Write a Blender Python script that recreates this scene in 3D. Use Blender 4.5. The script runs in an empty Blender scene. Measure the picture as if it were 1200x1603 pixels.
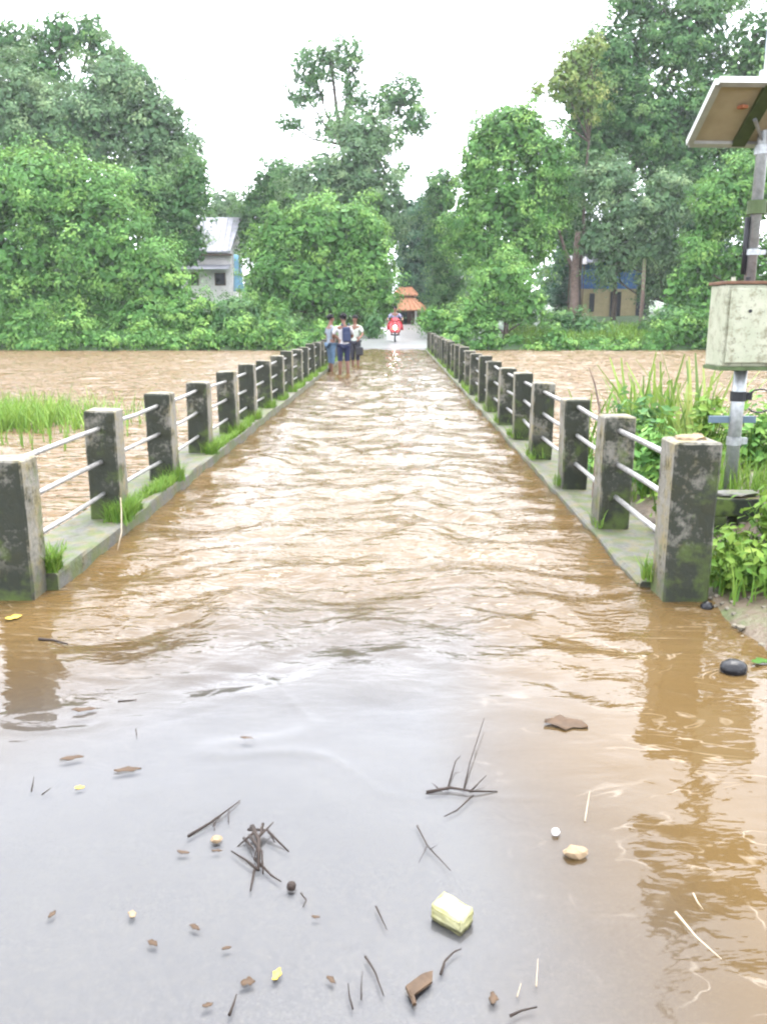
import bpy, bmesh, math, random
import numpy as np
from mathutils import Vector, Matrix

S = bpy.context.scene
C = S.collection
R = math.radians
# ---------------------------------------------------------------- camera
CAM_H = 1.6
F_PX, CX, CY = 1300.0, 600.0, 801.5          # photograph pixels (1200 x 1603)
TILT = math.atan((CY - 496) / F_PX)
YAW = math.atan(18 / F_PX)
cd = bpy.data.cameras.new('camera')
cam = bpy.data.objects.new('camera', cd); C.objects.link(cam)
cam.location = (0, 0, CAM_H)
cam.rotation_euler = (math.pi / 2 - TILT, 0, YAW)
cd.sensor_fit = 'VERTICAL'; cd.sensor_height = 36; cd.lens = 36 * F_PX / 1603
cd.clip_start = 0.05; cd.clip_end = 2000
S.camera = cam
# ---------------------------------------------------------------- light
SUN_EL, SUN_AZ = R(70), R(20)               # azimuth clockwise from +Y
w = bpy.data.worlds.new('World'); S.world = w; w.use_nodes = True
nt = w.node_tree; nt.nodes.clear()
sky = nt.nodes.new('ShaderNodeTexSky'); sky.sky_type = 'NISHITA'; sky.sun_disc = False
sky.sun_elevation = SUN_EL; sky.sun_rotation = SUN_AZ
sky.air_density = 1.6; sky.dust_density = 4.0; sky.ozone_density = 1.0
hs = nt.nodes.new('ShaderNodeHueSaturation'); hs.inputs['Saturation'].default_value = 0.30
bg = nt.nodes.new('ShaderNodeBackground'); bg.inputs['Strength'].default_value = 0.13
wo = nt.nodes.new('ShaderNodeOutputWorld')
ov = nt.nodes.new('ShaderNodeMix'); ov.data_type = 'RGBA'; ov.inputs[0].default_value = .72        # even cloud cover over the clear sky
ov.inputs[7].default_value = (9.8, 10.25, 11.4, 1)
nt.links.new(sky.outputs[0], hs.inputs['Color']); nt.links.new(hs.outputs[0], ov.inputs[6]); nt.links.new(ov.outputs[2], bg.inputs[0]); nt.links.new(bg.outputs[0], wo.inputs[0])
sd = bpy.data.lights.new('sun', 'SUN'); sd.energy = 1.5; sd.angle = R(35); sd.color = (1, .97, .92)
sun = bpy.data.objects.new('sun', sd); C.objects.link(sun)
sv = Vector((math.sin(SUN_AZ) * math.cos(SUN_EL), math.cos(SUN_AZ) * math.cos(SUN_EL), math.sin(SUN_EL)))
sun.rotation_euler = sv.to_track_quat('Z', 'Y').to_euler(); sun.location = sv * 60
S.view_settings.view_transform = 'Standard'; S.view_settings.look = 'None'
S.view_settings.exposure = 2.65; S.view_settings.gamma = 1
S.view_settings.use_curve_mapping = False
S.cycles.max_bounces = 6; S.cycles.transparent_max_bounces = 8; S.cycles.diffuse_bounces = 3
S.cycles.caustics_reflective = False; S.cycles.caustics_refractive = False
S.cycles.use_denoising = True; S.cycles.sample_clamp_indirect = 5
S.cycles.filter_width = 2.2

rng = np.random.default_rng(11); random.seed(5)
# ---------------------------------------------------------------- pixel helpers
_M = cam.rotation_euler.to_matrix()
def ray(px, py):
    return _M @ Vector(((px - CX) / F_PX, -(py - CY) / F_PX, -1))
def at(px, py, Y):                 # the point at that distance down the bridge
    d = ray(px, py); return Vector((0, 0, CAM_H)) + d * (Y / d.y)
def onz(px, py, z=0.0):            # the point on a level surface
    d = ray(px, py); return Vector((0, 0, CAM_H)) + d * ((z - CAM_H) / d.z)

# ---------------------------------------------------------------- noise (numpy)
def _h(ix, iy, s):
    n = (ix * 374761393 + iy * 668265263 + s * 974711) & 0xFFFFFFFF
    n = ((n ^ (n >> 13)) * 1274126177) & 0xFFFFFFFF
    return ((n ^ (n >> 16)) & 0xFFFF) / 65535.0
def vnoise(x, y, s=0):
    x = np.asarray(x, float); y = np.asarray(y, float)
    ix = np.floor(x).astype(np.int64); iy = np.floor(y).astype(np.int64)
    fx = x - ix; fy = y - iy
    fx = fx * fx * fx * (fx * (fx * 6 - 15) + 10); fy = fy * fy * fy * (fy * (fy * 6 - 15) + 10)
    a = _h(ix, iy, s); b = _h(ix + 1, iy, s); c = _h(ix, iy + 1, s); d = _h(ix + 1, iy + 1, s)
    return (a + (b - a) * fx) * (1 - fy) + (c + (d - c) * fx) * fy
def fbm(x, y, s=0, o=3, g=.5):
    v = 0; a = 1; t = 0
    for k in range(o):
        v = v + a * (vnoise(x * 2 ** k, y * 2 ** k, s + k * 17) - .5); t += a; a *= g
    return v / t * 2
def sst(a, b, x):
    t = np.clip((np.asarray(x, float) - a) / (b - a), 0, 1); return t * t * (3 - 2 * t)

# ---------------------------------------------------------------- object helpers
def link(o, parent=None):
    C.objects.link(o)
    if parent: o.parent = parent
    return o
def tag(o, label=None, cat=None, group=None, kind=None):
    for k, v in (('label', label), ('category', cat), ('group', group), ('kind', kind)):
        if v: o[k] = v
    return o
def empty(name, loc, rz=0, label=None, cat=None, group=None):
    o = bpy.data.objects.new(name, None); o.empty_display_size = .2
    o.location = loc; o.rotation_euler = (0, 0, rz); C.objects.link(o)
    return tag(o, label, cat, group)
def np_mesh(name, V, F, mat, attrs=None, smooth=False, fattrs=None):
    me = bpy.data.meshes.new(name)
    V = np.asarray(V, np.float32); F = np.asarray(F, np.int32); n = F.shape[1]
    me.vertices.add(len(V)); me.vertices.foreach_set('co', V.ravel())
    me.loops.add(F.size); me.loops.foreach_set('vertex_index', F.ravel())
    me.polygons.add(len(F)); me.polygons.foreach_set('loop_start', np.arange(0, F.size, n, dtype=np.int32))
    me.polygons.foreach_set('loop_total', np.full(len(F), n, np.int32))
    me.polygons.foreach_set('use_smooth', np.full(len(F), smooth, bool))
    for k, a in (attrs or {}).items():
        me.attributes.new(k, 'FLOAT', 'POINT').data.foreach_set('value', np.asarray(a, np.float32))
    for k, a in (fattrs or {}).items():
        me.attributes.new(k, 'FLOAT', 'FACE').data.foreach_set('value', np.asarray(a, np.float32))
    me.update(calc_edges=True); me.materials.append(mat)
    return me
def ob(name, me, parent=None, loc=None):
    o = bpy.data.objects.new(name, me)
    if loc is not None: o.location = loc
    return link(o, parent)
class MB:
    """collects boxes, tubes and prisms, then links them as one mesh object"""
    def __init__(s): s.bm = bmesh.new()
    def box(s, c, d, rz=0, bev=0, rot=None):
        r = bmesh.ops.create_cube(s.bm, size=1)['verts']
        m = Matrix.Translation(c) @ (rot.to_4x4() if rot else Matrix.Rotation(rz, 4, 'Z')) @ Matrix.Diagonal((*d, 1))
        bmesh.ops.transform(s.bm, matrix=m, verts=r)
        if bev:
            es = list({e for v in r for e in v.link_edges})
            bmesh.ops.bevel(s.bm, geom=es, offset=bev, segments=2, affect='EDGES', profile=.6)
        return s
    def tube(s, pts, rad, n=8, cap=True):
        pts = [Vector(p) for p in pts]
        if not hasattr(rad, '__len__'): rad = [rad] * len(pts)
        rings = []
        ref = None
        for i, p in enumerate(pts):
            t = (pts[min(i + 1, len(pts) - 1)] - pts[max(i - 1, 0)]).normalized()
            if ref is None: ref = Vector((1, 0, 0)) if abs(t.x) < .8 else Vector((0, 1, 0))
            a = (ref - t * ref.dot(t)).normalized(); b = t.cross(a); ref = a
            rings.append([s.bm.verts.new(p + (a * math.cos(k * 2 * math.pi / n) + b * math.sin(k * 2 * math.pi / n)) * rad[i]) for k in range(n)])
        for q, r_ in zip(rings, rings[1:]):
            for k in range(n): s.bm.faces.new((q[k], q[(k + 1) % n], r_[(k + 1) % n], r_[k]))
        if cap:
            s.bm.faces.new(rings[0][::-1]); s.bm.faces.new(rings[-1])
        return s
    def poly(s, pts):
        s.bm.faces.new([s.bm.verts.new(p) for p in pts]); return s
    def prism(s, pts, vec):
        a = [s.bm.verts.new(p) for p in pts]; b = [s.bm.verts.new(Vector(p) + Vector(vec)) for p in pts]
        s.bm.faces.new(a[::-1]); s.bm.faces.new(b)
        for i in range(len(a)): s.bm.faces.new((a[i], a[(i + 1) % len(a)], b[(i + 1) % len(a)], b[i]))
        return s
    def ball(s, c, r, sub=2, jit=0, seed=0):
        v = bmesh.ops.create_icosphere(s.bm, subdivisions=sub, radius=1)['verts']
        rr = random.Random(seed)
        r = Vector(r) if hasattr(r, '__len__') else Vector((r, r, r))
        for q in v:
            k = 1 + rr.uniform(-jit, jit); q.co = Vector((q.co.x * r.x * k, q.co.y * r.y * k, q.co.z * r.z * k)) + Vector(c)
        return s
    def mesh(s, name, mat, smooth=False):
        bmesh.ops.recalc_face_normals(s.bm, faces=s.bm.faces)
        me = bpy.data.meshes.new(name); s.bm.to_mesh(me); s.bm.free()
        me.materials.append(mat)
        if smooth: me.polygons.foreach_set('use_smooth', [True] * len(me.polygons))
        return me
    def build(s, name, mat, parent=None, smooth=False, loc=None):
        return ob(name, s.mesh(name, mat, smooth), parent, loc)

# ---------------------------------------------------------------- materials
class NT:
    def __init__(s, name):
        s.m = bpy.data.materials.new(name); s.m.use_nodes = True
        s.t = s.m.node_tree; s.t.nodes.clear(); s.out = s.n('OutputMaterial')
    def n(s, typ, **kw):
        nd = s.t.nodes.new('ShaderNode' + typ)
        for k, v in kw.items():
            if k[0] == '_': nd.inputs[k[1:].replace('_', ' ')].default_value = v
            else: setattr(nd, k, v)
        return nd
    def l(s, a, b): s.t.links.new(a, b)
    def noise(s, scale, detail=4, rough=.55, vec=None, dist=0):
        n = s.n('TexNoise'); n.inputs['Scale'].default_value = scale; n.inputs['Detail'].default_value = detail
        n.inputs['Roughness'].default_value = rough; n.inputs['Distortion'].default_value = dist
        if vec: s.l(vec, n.inputs['Vector'])
        return n.outputs['Fac']
    def ramp(s, fac, stops):
        r = s.n('ValToRGB'); e = r.color_ramp.elements
        while len(e) < len(stops): e.new(.5)
        for q, (p, c) in zip(e, stops):
            q.position = p; q.color = (*c, 1) if hasattr(c, '__len__') else (c, c, c, 1)
        s.l(fac, r.inputs[0]); return r.outputs[0]
    def mix(s, fac, a, b, mode='MIX'):
        m = s.n('Mix', data_type='RGBA', blend_type=mode)
        for v, i in ((fac, 0), (a, 6), (b, 7)):
            if hasattr(v, 'links'): s.l(v, m.inputs[i])
            elif i == 0: m.inputs[0].default_value = v
            else: m.inputs[i].default_value = (*v, 1)
        return m.outputs[2]
    def math(s, op, a, b=0.0, clamp=False):
        m = s.n('Math', operation=op); m.use_clamp = clamp
        for v, i in ((a, 0), (b, 1)):
            if hasattr(v, 'links'): s.l(v, m.inputs[i])
            else: m.inputs[i].default_value = v
        return m.outputs[0]
    def bump(s, h, strength=.4, dist=.02):
        b = s.n('Bump'); b.inputs['Strength'].default_value = strength; b.inputs['Distance'].default_value = dist
        s.l(h, b.inputs['Height']); return b.outputs[0]
    def pbr(s, col, rough=.7, normal=None, spec=.4, metal=0, coat=0):
        p = s.n('BsdfPrincipled')
        for v, k in ((col, 'Base Color'), (rough, 'Roughness')):
            if hasattr(v, 'links'): s.l(v, p.inputs[k])
            elif k == 'Base Color': p.inputs[k].default_value = (*v, 1)
            else: p.inputs[k].default_value = v
        p.inputs['Specular IOR Level'].default_value = spec; p.inputs['Metallic'].default_value = metal
        p.inputs['Coat Weight'].default_value = coat
        if normal: s.l(normal, p.inputs['Normal'])
        s.l(p.outputs[0], s.out.inputs[0]); return p
    def obj(s): return s.n('TexCoord').outputs['Object']
    def pos(s): return s.n('NewGeometry').outputs['Position']
    def attr(s, name): return s.n('Attribute', attribute_name=name).outputs['Fac']

def plain(name, c, rough=.6, var=.25, scale=9, spec=.14, metal=0, bump=.15):
    n = NT(name); o = n.obj()
    f = n.noise(scale, 5, .6, o)
    d = tuple(k * (1 - var) for k in c); e = tuple(min(1, k * (1 + var)) for k in c)
    n.pbr(n.ramp(f, [(.3, d), (.7, e)]), rough, n.bump(n.noise(scale * 5, 3, .6, o), bump, .01), spec, metal)
    return n.m
def foliage(name, dark, mid, light, trans=.28, rough=.55):
    n = NT(name)
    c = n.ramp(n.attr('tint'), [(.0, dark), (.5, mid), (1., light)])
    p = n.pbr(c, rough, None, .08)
    tr = n.n('BsdfTranslucent'); n.l(n.mix(.5, c, light), tr.inputs[0])
    mx = n.n('MixShader'); mx.inputs[0].default_value = trans
    n.l(p.outputs[0], mx.inputs[1]); n.l(tr.outputs[0], mx.inputs[2]); n.l(mx.outputs[0], n.out.inputs[0])
    return n.m
FOL = {
 'bright': foliage('leaf_bright', (.026, .080, .021), (.076, .180, .042), (.180, .300, .070)),
 'mid':    foliage('leaf_mid', (.017, .052, .019), (.054, .126, .041), (.135, .225, .070)),
 'grey':   foliage('leaf_grey', (.032, .072, .034), (.082, .148, .066), (.172, .240, .110)),
 'dark':   foliage('leaf_dark', (.014, .046, .026), (.038, .094, .050), (.085, .160, .080)),
 'yellow': foliage('leaf_yellow', (.060, .110, .030), (.115, .175, .045), (.230, .250, .075)),
 'lime':   foliage('leaf_lime', (.040, .095, .016), (.085, .160, .024), (.150, .215, .040)),
}
BARK = plain('bark', (.055, .042, .032), .85, .4, 6, .2, 0, .6)
BARK_PALE = plain('bark_pale', (.12, .085, .068), .85, .3, 6, .2, 0, .5)
TWIG = plain('twig_bark', (.020, .014, .011), .6, .4, 30)

def water_mat(name, c1, c2, use_turb, bump_sc, bump_st, mapscale, foam=.5):  # foam: strength of the pale lines in the colour
    n = NT(name); pos = n.pos()
    mp = n.n('Mapping'); mp.inputs['Scale'].default_value = mapscale; n.l(pos, mp.inputs[0]); v = mp.outputs[0]
    h = n.math('ADD', n.noise(bump_sc, 3, .55, v, .4), n.math('MULTIPLY', n.noise(bump_sc * 3.7, 2, .5, v), .25))
    col = n.mix(n.noise(.9, 4, .6, v), c1, c2)
    # thin pale wavering lines mixed into the water colour
    ln = n.noise(1.5, 3, .5, v, 2.2)
    ln = n.math('ABSOLUTE', n.math('SUBTRACT', ln, .5))
    ln = n.ramp(ln, [(0, 1.), (.012, .0)])
    ln = n.math('MULTIPLY', ln, n.ramp(n.noise(3.2, 3, .6, v), [(.45, 0.), (.65, foam)]))
    col = n.mix(ln, col, (.26, .22, .17))
    fr = n.n('Fresnel'); fr.inputs['IOR'].default_value = 1.333
    gl = n.n('BsdfGlossy'); gl.inputs['Roughness'].default_value = .035 if use_turb else .10
    df = n.n('BsdfDiffuse'); n.l(col, df.inputs[0])
    if use_turb:
        t = n.attr('turb'); st = n.math('MULTIPLY', n.attr('chop'), bump_st)
        tr = n.n('BsdfTransparent')
        mx = n.n('MixShader'); n.l(t, mx.inputs[0]); n.l(tr.outputs[0], mx.inputs[1]); n.l(df.outputs[0], mx.inputs[2]); base = mx.outputs[0]
    else:
        st = None; base = df.outputs[0]
    b = n.n('Bump'); b.inputs['Distance'].default_value = .05 if use_turb else .30; b.inputs['Strength'].default_value = bump_st
    if st: n.l(st, b.inputs['Strength'])
    n.l(h, b.inputs['Height'])
    for q in (fr, gl): n.l(b.outputs[0], q.inputs['Normal'])
    m2 = n.n('MixShader'); n.l(fr.outputs[0], m2.inputs[0]); n.l(base, m2.inputs[1]); n.l(gl.outputs[0], m2.inputs[2])
    n.l(m2.outputs[0], n.out.inputs[0])
    return n.m
FLOOD = water_mat('muddy_flood_water', (.057, .035, .0125), (.070, .046, .020), True, 5.0, .45, (.7, 1.6, 1))
RIVER = water_mat('muddy_river_water', (.078, .048, .021), (.100, .070, .042), False, 1.6, 1.0, (.5, 1.5, 1), .35)

def road_mat():
    n = NT('wet_road'); p = n.pos()
    g = n.noise(45, 3, .6, p); m = n.noise(1.3, 5, .6, p)
    c = n.ramp(m, [(.3, (.044, .044, .048)), (.7, (.058, .057, .058))])
    c = n.mix(n.ramp(g, [(.45, 0.), (.8, .3)]), c, (.085, .078, .062))
    c = n.mix(n.ramp(n.noise(140, 2, .7, p), [(.5, 0.), (.7, .3)]), c, (.12, .115, .105))
    c = n.mix(n.ramp(n.noise(30, 2, .6, p), [(.30, .15), (.42, 0.)]), c, (.025, .025, .028))
    n.pbr(c, .5, None, .2)
    return n.m
def pale_road_mat():
    n = NT('pale_concrete_road'); p = n.pos()
    c = n.ramp(n.noise(.8, 5, .6, p), [(.3, (.085, .085, .088)), (.7, (.125, .125, .125))])
    n.pbr(c, .28, None, .5); return n.m
def ground_mat():
    n = NT('bank_soil'); p = n.pos()
    a = n.noise(3.2, 6, .65, p); b = n.noise(22, 4, .6, p)
    c = n.ramp(a, [(.3, (.028, .020, .012)), (.5, (.060, .043, .026)), (.62, (.045, .055, .018)), (.75, (.06, .085, .024))])
    c = n.mix(n.ramp(b, [(.5, 0.), (.75, .7)]), c, (.085, .07, .05))
    so = n.n('SeparateXYZ'); n.l(p, so.inputs[0])          # the far bank is overgrown
    c = n.mix(n.ramp(n.math('DIVIDE', so.outputs[1], 100.), [(.40, 0.), (.45, 1.)]), c, n.ramp(a, [(.3, (.018, .040, .014)), (.7, (.045, .085, .025))]))
    n.pbr(c, .6, n.bump(n.math('ADD', a, b), .6, .03), .35); return n.m
def concrete_mat(name, moss=1.0, base=(.155, .145, .120)):
    n = NT(name); tc = n.n('TexCoord'); o = tc.outputs['Object']
    oi = n.n('ObjectInfo'); of = n.n('VectorMath', operation='ADD')
    rv = n.n('CombineXYZ'); r10 = n.math('MULTIPLY', oi.outputs['Random'], 37.); n.l(r10, rv.inputs[0]); n.l(r10, rv.inputs[2])
    n.l(o, of.inputs[0]); n.l(rv.outputs[0], of.inputs[1]); v = of.outputs[0]
    geo = n.n('NewGeometry'); sp = n.n('SeparateXYZ'); n.l(geo.outputs['Normal'], sp.inputs[0])
    so = n.n('SeparateXYZ'); n.l(o, so.inputs[0])
    big = n.noise(4.5, 5, .62, v); fine = n.noise(34, 4, .65, v)
    c = n.ramp(fine, [(.3, tuple(k * .62 for k in base)), (.68, base)])
    c = n.mix(n.ramp(n.noise(9, 4, .6, v), [(.46, 0.), (.66, .65)]), c, (.17, .135, .05))     # ochre lichen
    # black algae: patchy, and round the foot; plus a darker weight on faces turned along Y
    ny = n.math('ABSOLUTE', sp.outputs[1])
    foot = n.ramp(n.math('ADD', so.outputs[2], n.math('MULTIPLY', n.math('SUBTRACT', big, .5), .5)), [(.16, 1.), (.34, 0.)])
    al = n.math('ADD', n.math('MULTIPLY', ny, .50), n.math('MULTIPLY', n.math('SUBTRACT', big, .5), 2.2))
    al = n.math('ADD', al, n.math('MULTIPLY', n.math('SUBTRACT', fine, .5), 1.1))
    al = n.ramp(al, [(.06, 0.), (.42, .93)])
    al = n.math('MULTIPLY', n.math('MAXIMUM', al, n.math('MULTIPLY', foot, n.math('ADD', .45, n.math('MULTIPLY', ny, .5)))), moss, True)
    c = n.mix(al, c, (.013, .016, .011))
    gr = n.ramp(n.math('ADD', n.noise(6, 4, .6, v), n.math('MULTIPLY', so.outputs[2], -.22)), [(.44, 0.), (.58, .75)])
    c = n.mix(n.math('MULTIPLY', gr, moss), c, (.050, .070, .018))
    n.pbr(c, .75, n.bump(n.math('ADD', big, n.math('MULTIPLY', fine, .5)), .8, .015), .12)
    return n.m
ROAD = road_mat(); PALE = pale_road_mat(); SOIL = ground_mat()
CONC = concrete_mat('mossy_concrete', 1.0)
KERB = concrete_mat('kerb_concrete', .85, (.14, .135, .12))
STEEL = plain('galvanised_pipe', (.22, .23, .23), .35, .25, 25, .5, .6)
PIPE = plain('rail_pipe_paint', (.19, .185, .175), .4, .35, 22, .5, .2)

# ---------------------------------------------------------------- terrain
DX0, DX1 = -2.0, 1.47           # faces of the kerbs along the deck
YB0, YB1 = 4.5, 41.5            # the bridge
def zroad(y):
    y = np.asarray(y, float)
    front = -.004 - .05 * sst(2.4, 4.2, y) - .07 * sst(4, 7, y)
    far = .30 * sst(38, 47.5, y) * 1.35 + .62 * sst(46, 66, y)
    return front + far
RIVZ = -.24
def fe_(x): return 47.6 + fbm(x * .12, 0 * x, 21, 3) * 1.6 + 2.5 * sst(15, 60, np.abs(x))
def zground(x, y):
    x = np.asarray(x, float); y = np.asarray(y, float)
    nz = fbm(x * .35, y * .35, 3, 4); nf = fbm(x * 2.3, y * 2.3, 9, 3)
    edge = np.where(x < 0, 5.0, 8.6 - 2.4 * sst(3.2, 5.5, x)) + nz * .7
    bankh = np.where(x < 0, .03 + .05 * nz, .02 + .30 * sst(1.75, 2.6, x) * sst(2.8, 5., y) + .04 * sst(1.6, 2.2, x) + .05 * nf)
    near = bankh * (1 - sst(edge - 1.3, edge + .6, y)) - 1.5 * sst(edge - .8, edge + 1.8, y)
    fe = fe_(x)
    far = -1.5 + 1.7 * sst(fe - 1.5, fe + .6, y) + .9 * sst(fe, fe + 10, y) + 1.3 * sst(60, 100, y) + 3 * sst(95, 220, y)
    far = far + (1.6 * sst(4, 9, -x) * sst(52, 66, y)) + .5 * sst(6, 12, x) * sst(51, 60, y) + .18 * nz * sst(48, 52, y)
    z = np.where(y < 25, near, far)
    # the road corridor at both ends is cut below the road sheet
    inroad = (1 - sst(2.45, 2.75, -x)) * (1 - sst(1.62, 1.80, x))
    z = np.where(y < 4.95, z * (1 - inroad) + inroad * -.25, z)
    under = (x > -2.5) & (x < 1.95) & (y >= 4.95) & (y < 41)
    z = np.where(under, -1.5, z)
    fr = (1 - sst(2.2, 4.5, np.abs(x + .27)))
    zr = zroad(y) - .12
    z = np.where(y > 41, z * (1 - fr) + zr * fr, z)
    return z
def gz(x, y): return float(zground(np.array([x]), np.array([y]))[0])
def axis(spec):
    out = []
    for a, b, st in spec: out += list(np.arange(a, b, st))
    return np.array(out + [spec[-1][1]])
gx = axis([(-230, -60, 10), (-60, -14, 1.5), (-14, -4, .5), (-4, 1.4, .25), (1.4, 4.2, .07), (4.2, 14, .5), (14, 60, 1.5), (60, 230, 10)])
gy = axis([(-60, -6, 6), (-6, 2.4, .4), (2.4, 9.5, .08), (9.5, 40, 1.2), (40, 56, .4), (56, 110, 1.5), (110, 240, 10)])
GX, GY = np.meshgrid(gx, gy); nx, ny = len(gx), len(gy)
GZ = zground(GX, GY)
def grid_faces(nx, ny):
    i = np.arange(nx * ny).reshape(ny, nx)
    return np.stack([i[:-1, :-1], i[:-1, 1:], i[1:, 1:], i[1:, :-1]], -1).reshape(-1, 4)
tag(ob('ground', np_mesh('ground', np.stack([GX, GY, GZ], -1).reshape(-1, 3), grid_faces(nx, ny), SOIL, smooth=True)), kind='structure')

# river: one sheet with low waves
rx = axis([(-230, -30, 5), (-30, -12, .6), (-12, -2.5, .16), (-2.5, 1.9, .4), (1.9, 12, .16), (12, 30, .6), (30, 230, 5)])
ry = axis([(2, 14, .10), (14, 50, .22), (50, 53, .5)])
RX, RY = np.meshgrid(rx, ry)
RZ = RIVZ + .085 * fbm(RX * .7 + .3 * RY, RY * 1.5, 41, 4, .6) * sst(4, 9, RY)
tag(ob('river', np_mesh('river', np.stack([RX, RY, RZ], -1).reshape(-1, 3), grid_faces(len(rx), len(ry)), RIVER, smooth=True)), kind='structure')

# road: wet dark approach and deck, pale concrete beyond
def road_strip(name, ys, xl, xr, mat, off=0):
    xs = np.linspace(0, 1, 8); X = []; 
    for y in ys:
        for s_ in xs: X.append((xl(y) + (xr(y) - xl(y)) * s_, y, float(zroad(y)) + off))
    return tag(ob(name, np_mesh(name, X, grid_faces(8, len(ys)), mat, smooth=True)), kind='structure')
road_strip('road', axis([(-30, 2, 2), (2, 8, .2), (8, 42.5, 1.5)]), lambda y: -2.9 if y < 4.2 else -2.05, lambda y: 1.9 if y < 4.2 else 1.5, ROAD)
road_strip('far_road', axis([(42.5, 70, 1), (70, 130, 5)]), lambda y: -2.3 - .02 * (y - 42), lambda y: 1.75 + .02 * (y - 42), PALE, .004)
b = MB()
b.box((-.27, (YB0 + YB1) / 2, -.42), (4.3, YB1 - YB0, .44))
for y in (12, 22, 32): b.box((-.27, y, -1.3), (3.6, .6, 1.3))
tag(b.build('bridge_deck', KERB), kind='structure')

# flood water over the road
ys = [0.7]
while ys[-1] < 43.2: ys.append(ys[-1] + .0055 * ys[-1] + .004)
ys = np.array(ys)
ss = np.concatenate([np.linspace(-2.85, DX0 - .012, 36)[:-1], np.linspace(DX0 - .012, DX1 + .012, 200), np.linspace(DX1 + .012, 2.35, 38)[1:]])
WX = np.repeat(ss[None], len(ys), 0); WY = np.repeat(ys[:, None], len(ss), 1)
wx = WX + .25 * fbm(WX * .8, WY * .8, 77, 2); wy = WY + .35 * fbm(WX * .7, WY * .5, 78, 3)
ca, sa = math.cos(.42), math.sin(.42)
h1 = fbm((wx * ca + wy * sa) * 1.7, (wy * ca - wx * sa) * 3.1, 50, 3, .45)
h2 = fbm((wx * ca - wy * sa) * 1.9, (wy * ca + wx * sa) * 3.6, 60, 3, .45)
h3 = fbm(wx * 1.1, wy * 2.0, 70, 2)
edge_n = .35 * fbm(WX * .9, WY * .9, 90, 3)
chop = sst(2.9, 4.9, WY + edge_n) * .92 + .08 * sst(2.0, 3.2, WY + edge_n)
chop = np.maximum(chop, .16 * sst(.25, .8, WX + edge_n * .6))
side = 1 - .45 * np.maximum(sst(.9, 1.45, WX), sst(1.3, 2.0, -WX))     # the flow calms along the kerbs
far_f = 1 + .25 * sst(8, 20, WY)
WZ = chop * side * far_f * (.036 * h1 + .031 * h2 + .024 * h3)
# long soft arcs where the sheet of water dies out on the road
arc = np.abs(fbm(WX * .75 + .5 * WY, WY * 1.5 - .3 * WX, 95, 2)); WZ += .004 * np.exp(-(arc / .035) ** 2) * sst(2.3, 2.9, WY + edge_n) * (1 - sst(3.6, 4.6, WY)) 
turb = np.maximum(sst(2.9, 5.6, WY + .9 * np.maximum(0, np.abs(WX + .15) - .55) + edge_n * .8), sst(.15, .95, WX + edge_n * .9 + .05 * (WY - 2)) * .93)
turb = np.clip(turb * (1 - .25 * (1 - sst(1.2, 2.2, WY)) ), 0, 1)
WF = grid_faces(len(ss), len(ys)); mx = WX.ravel()[WF].mean(1); my = WY.ravel()[WF].mean(1)
WF = WF[((mx > DX0 - .012) | (my < 4.74)) & ((mx < DX1 + .012) | (my < 4.82))]
tag(ob('flood_water', np_mesh('flood_water', np.stack([WX, WY, WZ + .012], -1).reshape(-1, 3), WF, FLOOD,
    {'turb': turb.ravel(), 'chop': np.clip(chop * 1.0 + .02, 0, 1).ravel()}, True)), kind='structure')

# kerbs along the deck
def kerb(name, x0, x1, ztop, seed, ya):
    ys_ = np.arange(ya, YB1, .12); prof = [(x0, -.3), (x0, ztop - .012), (x0 + .012 * np.sign(x1 - x0), ztop), (x1, ztop - .01), (x1, -.5)]
    V = []
    for y in ys_:
        for k, (px_, pz_) in enumerate(prof):
            j = fbm(np.array([y * 2.2]), np.array([k * 3.1]), seed, 3)[0]
            V.append((px_ + j * .014 * (k in (1, 2)), y, pz_ + j * .016 * (k in (1, 2, 3))))
    F = grid_faces(len(prof), len(ys_))
    o = ob(name, np_mesh(name, V, F, KERB)); tag(o, kind='structure')
    e = MB(); e.prism([(px_, ya, pz_) for px_, pz_ in prof], (0, -.03, 0)); e.build('kerb_end', KERB, o)
kerb('kerb_left', DX0, -2.46, .115, 5, 4.72); kerb('kerb_right', DX1, 1.92, .055, 6, 4.80)

# ---------------------------------------------------------------- railings
def post_mesh(seed, h, wx_=.23, wy_=.23):
    bm = bmesh.new(); bmesh.ops.create_cube(bm, size=1)
    bmesh.ops.transform(bm, matrix=Matrix.Translation((0, 0, h / 2)) @ Matrix.Diagonal((wx_, wy_, h, 1)), verts=bm.verts)
    bmesh.ops.bevel(bm, geom=[e for e in bm.edges], offset=.012, segments=1, affect='EDGES')
    bmesh.ops.subdivide_edges(bm, edges=[e for e in bm.edges if e.calc_length() > .15], cuts=5, use_grid_fill=True)
    rr = random.Random(seed)
    for v in bm.verts:
        n = fbm(np.array([v.co.x * 9 + v.co.z * 5]), np.array([v.co.y * 9 + v.co.z * 3]), seed, 3)[0]
        v.co += Vector((v.co.x, v.co.y, (v.co.z - h / 2) * .12)).normalized() * n * .008 + Vector((rr.uniform(-1, 1), rr.uniform(-1, 1), rr.uniform(-1, 1))) * .0016
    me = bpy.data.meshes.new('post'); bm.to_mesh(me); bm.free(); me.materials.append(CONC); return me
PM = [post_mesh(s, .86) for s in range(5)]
PEND = post_mesh(9, .98, .255, .25)
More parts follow.
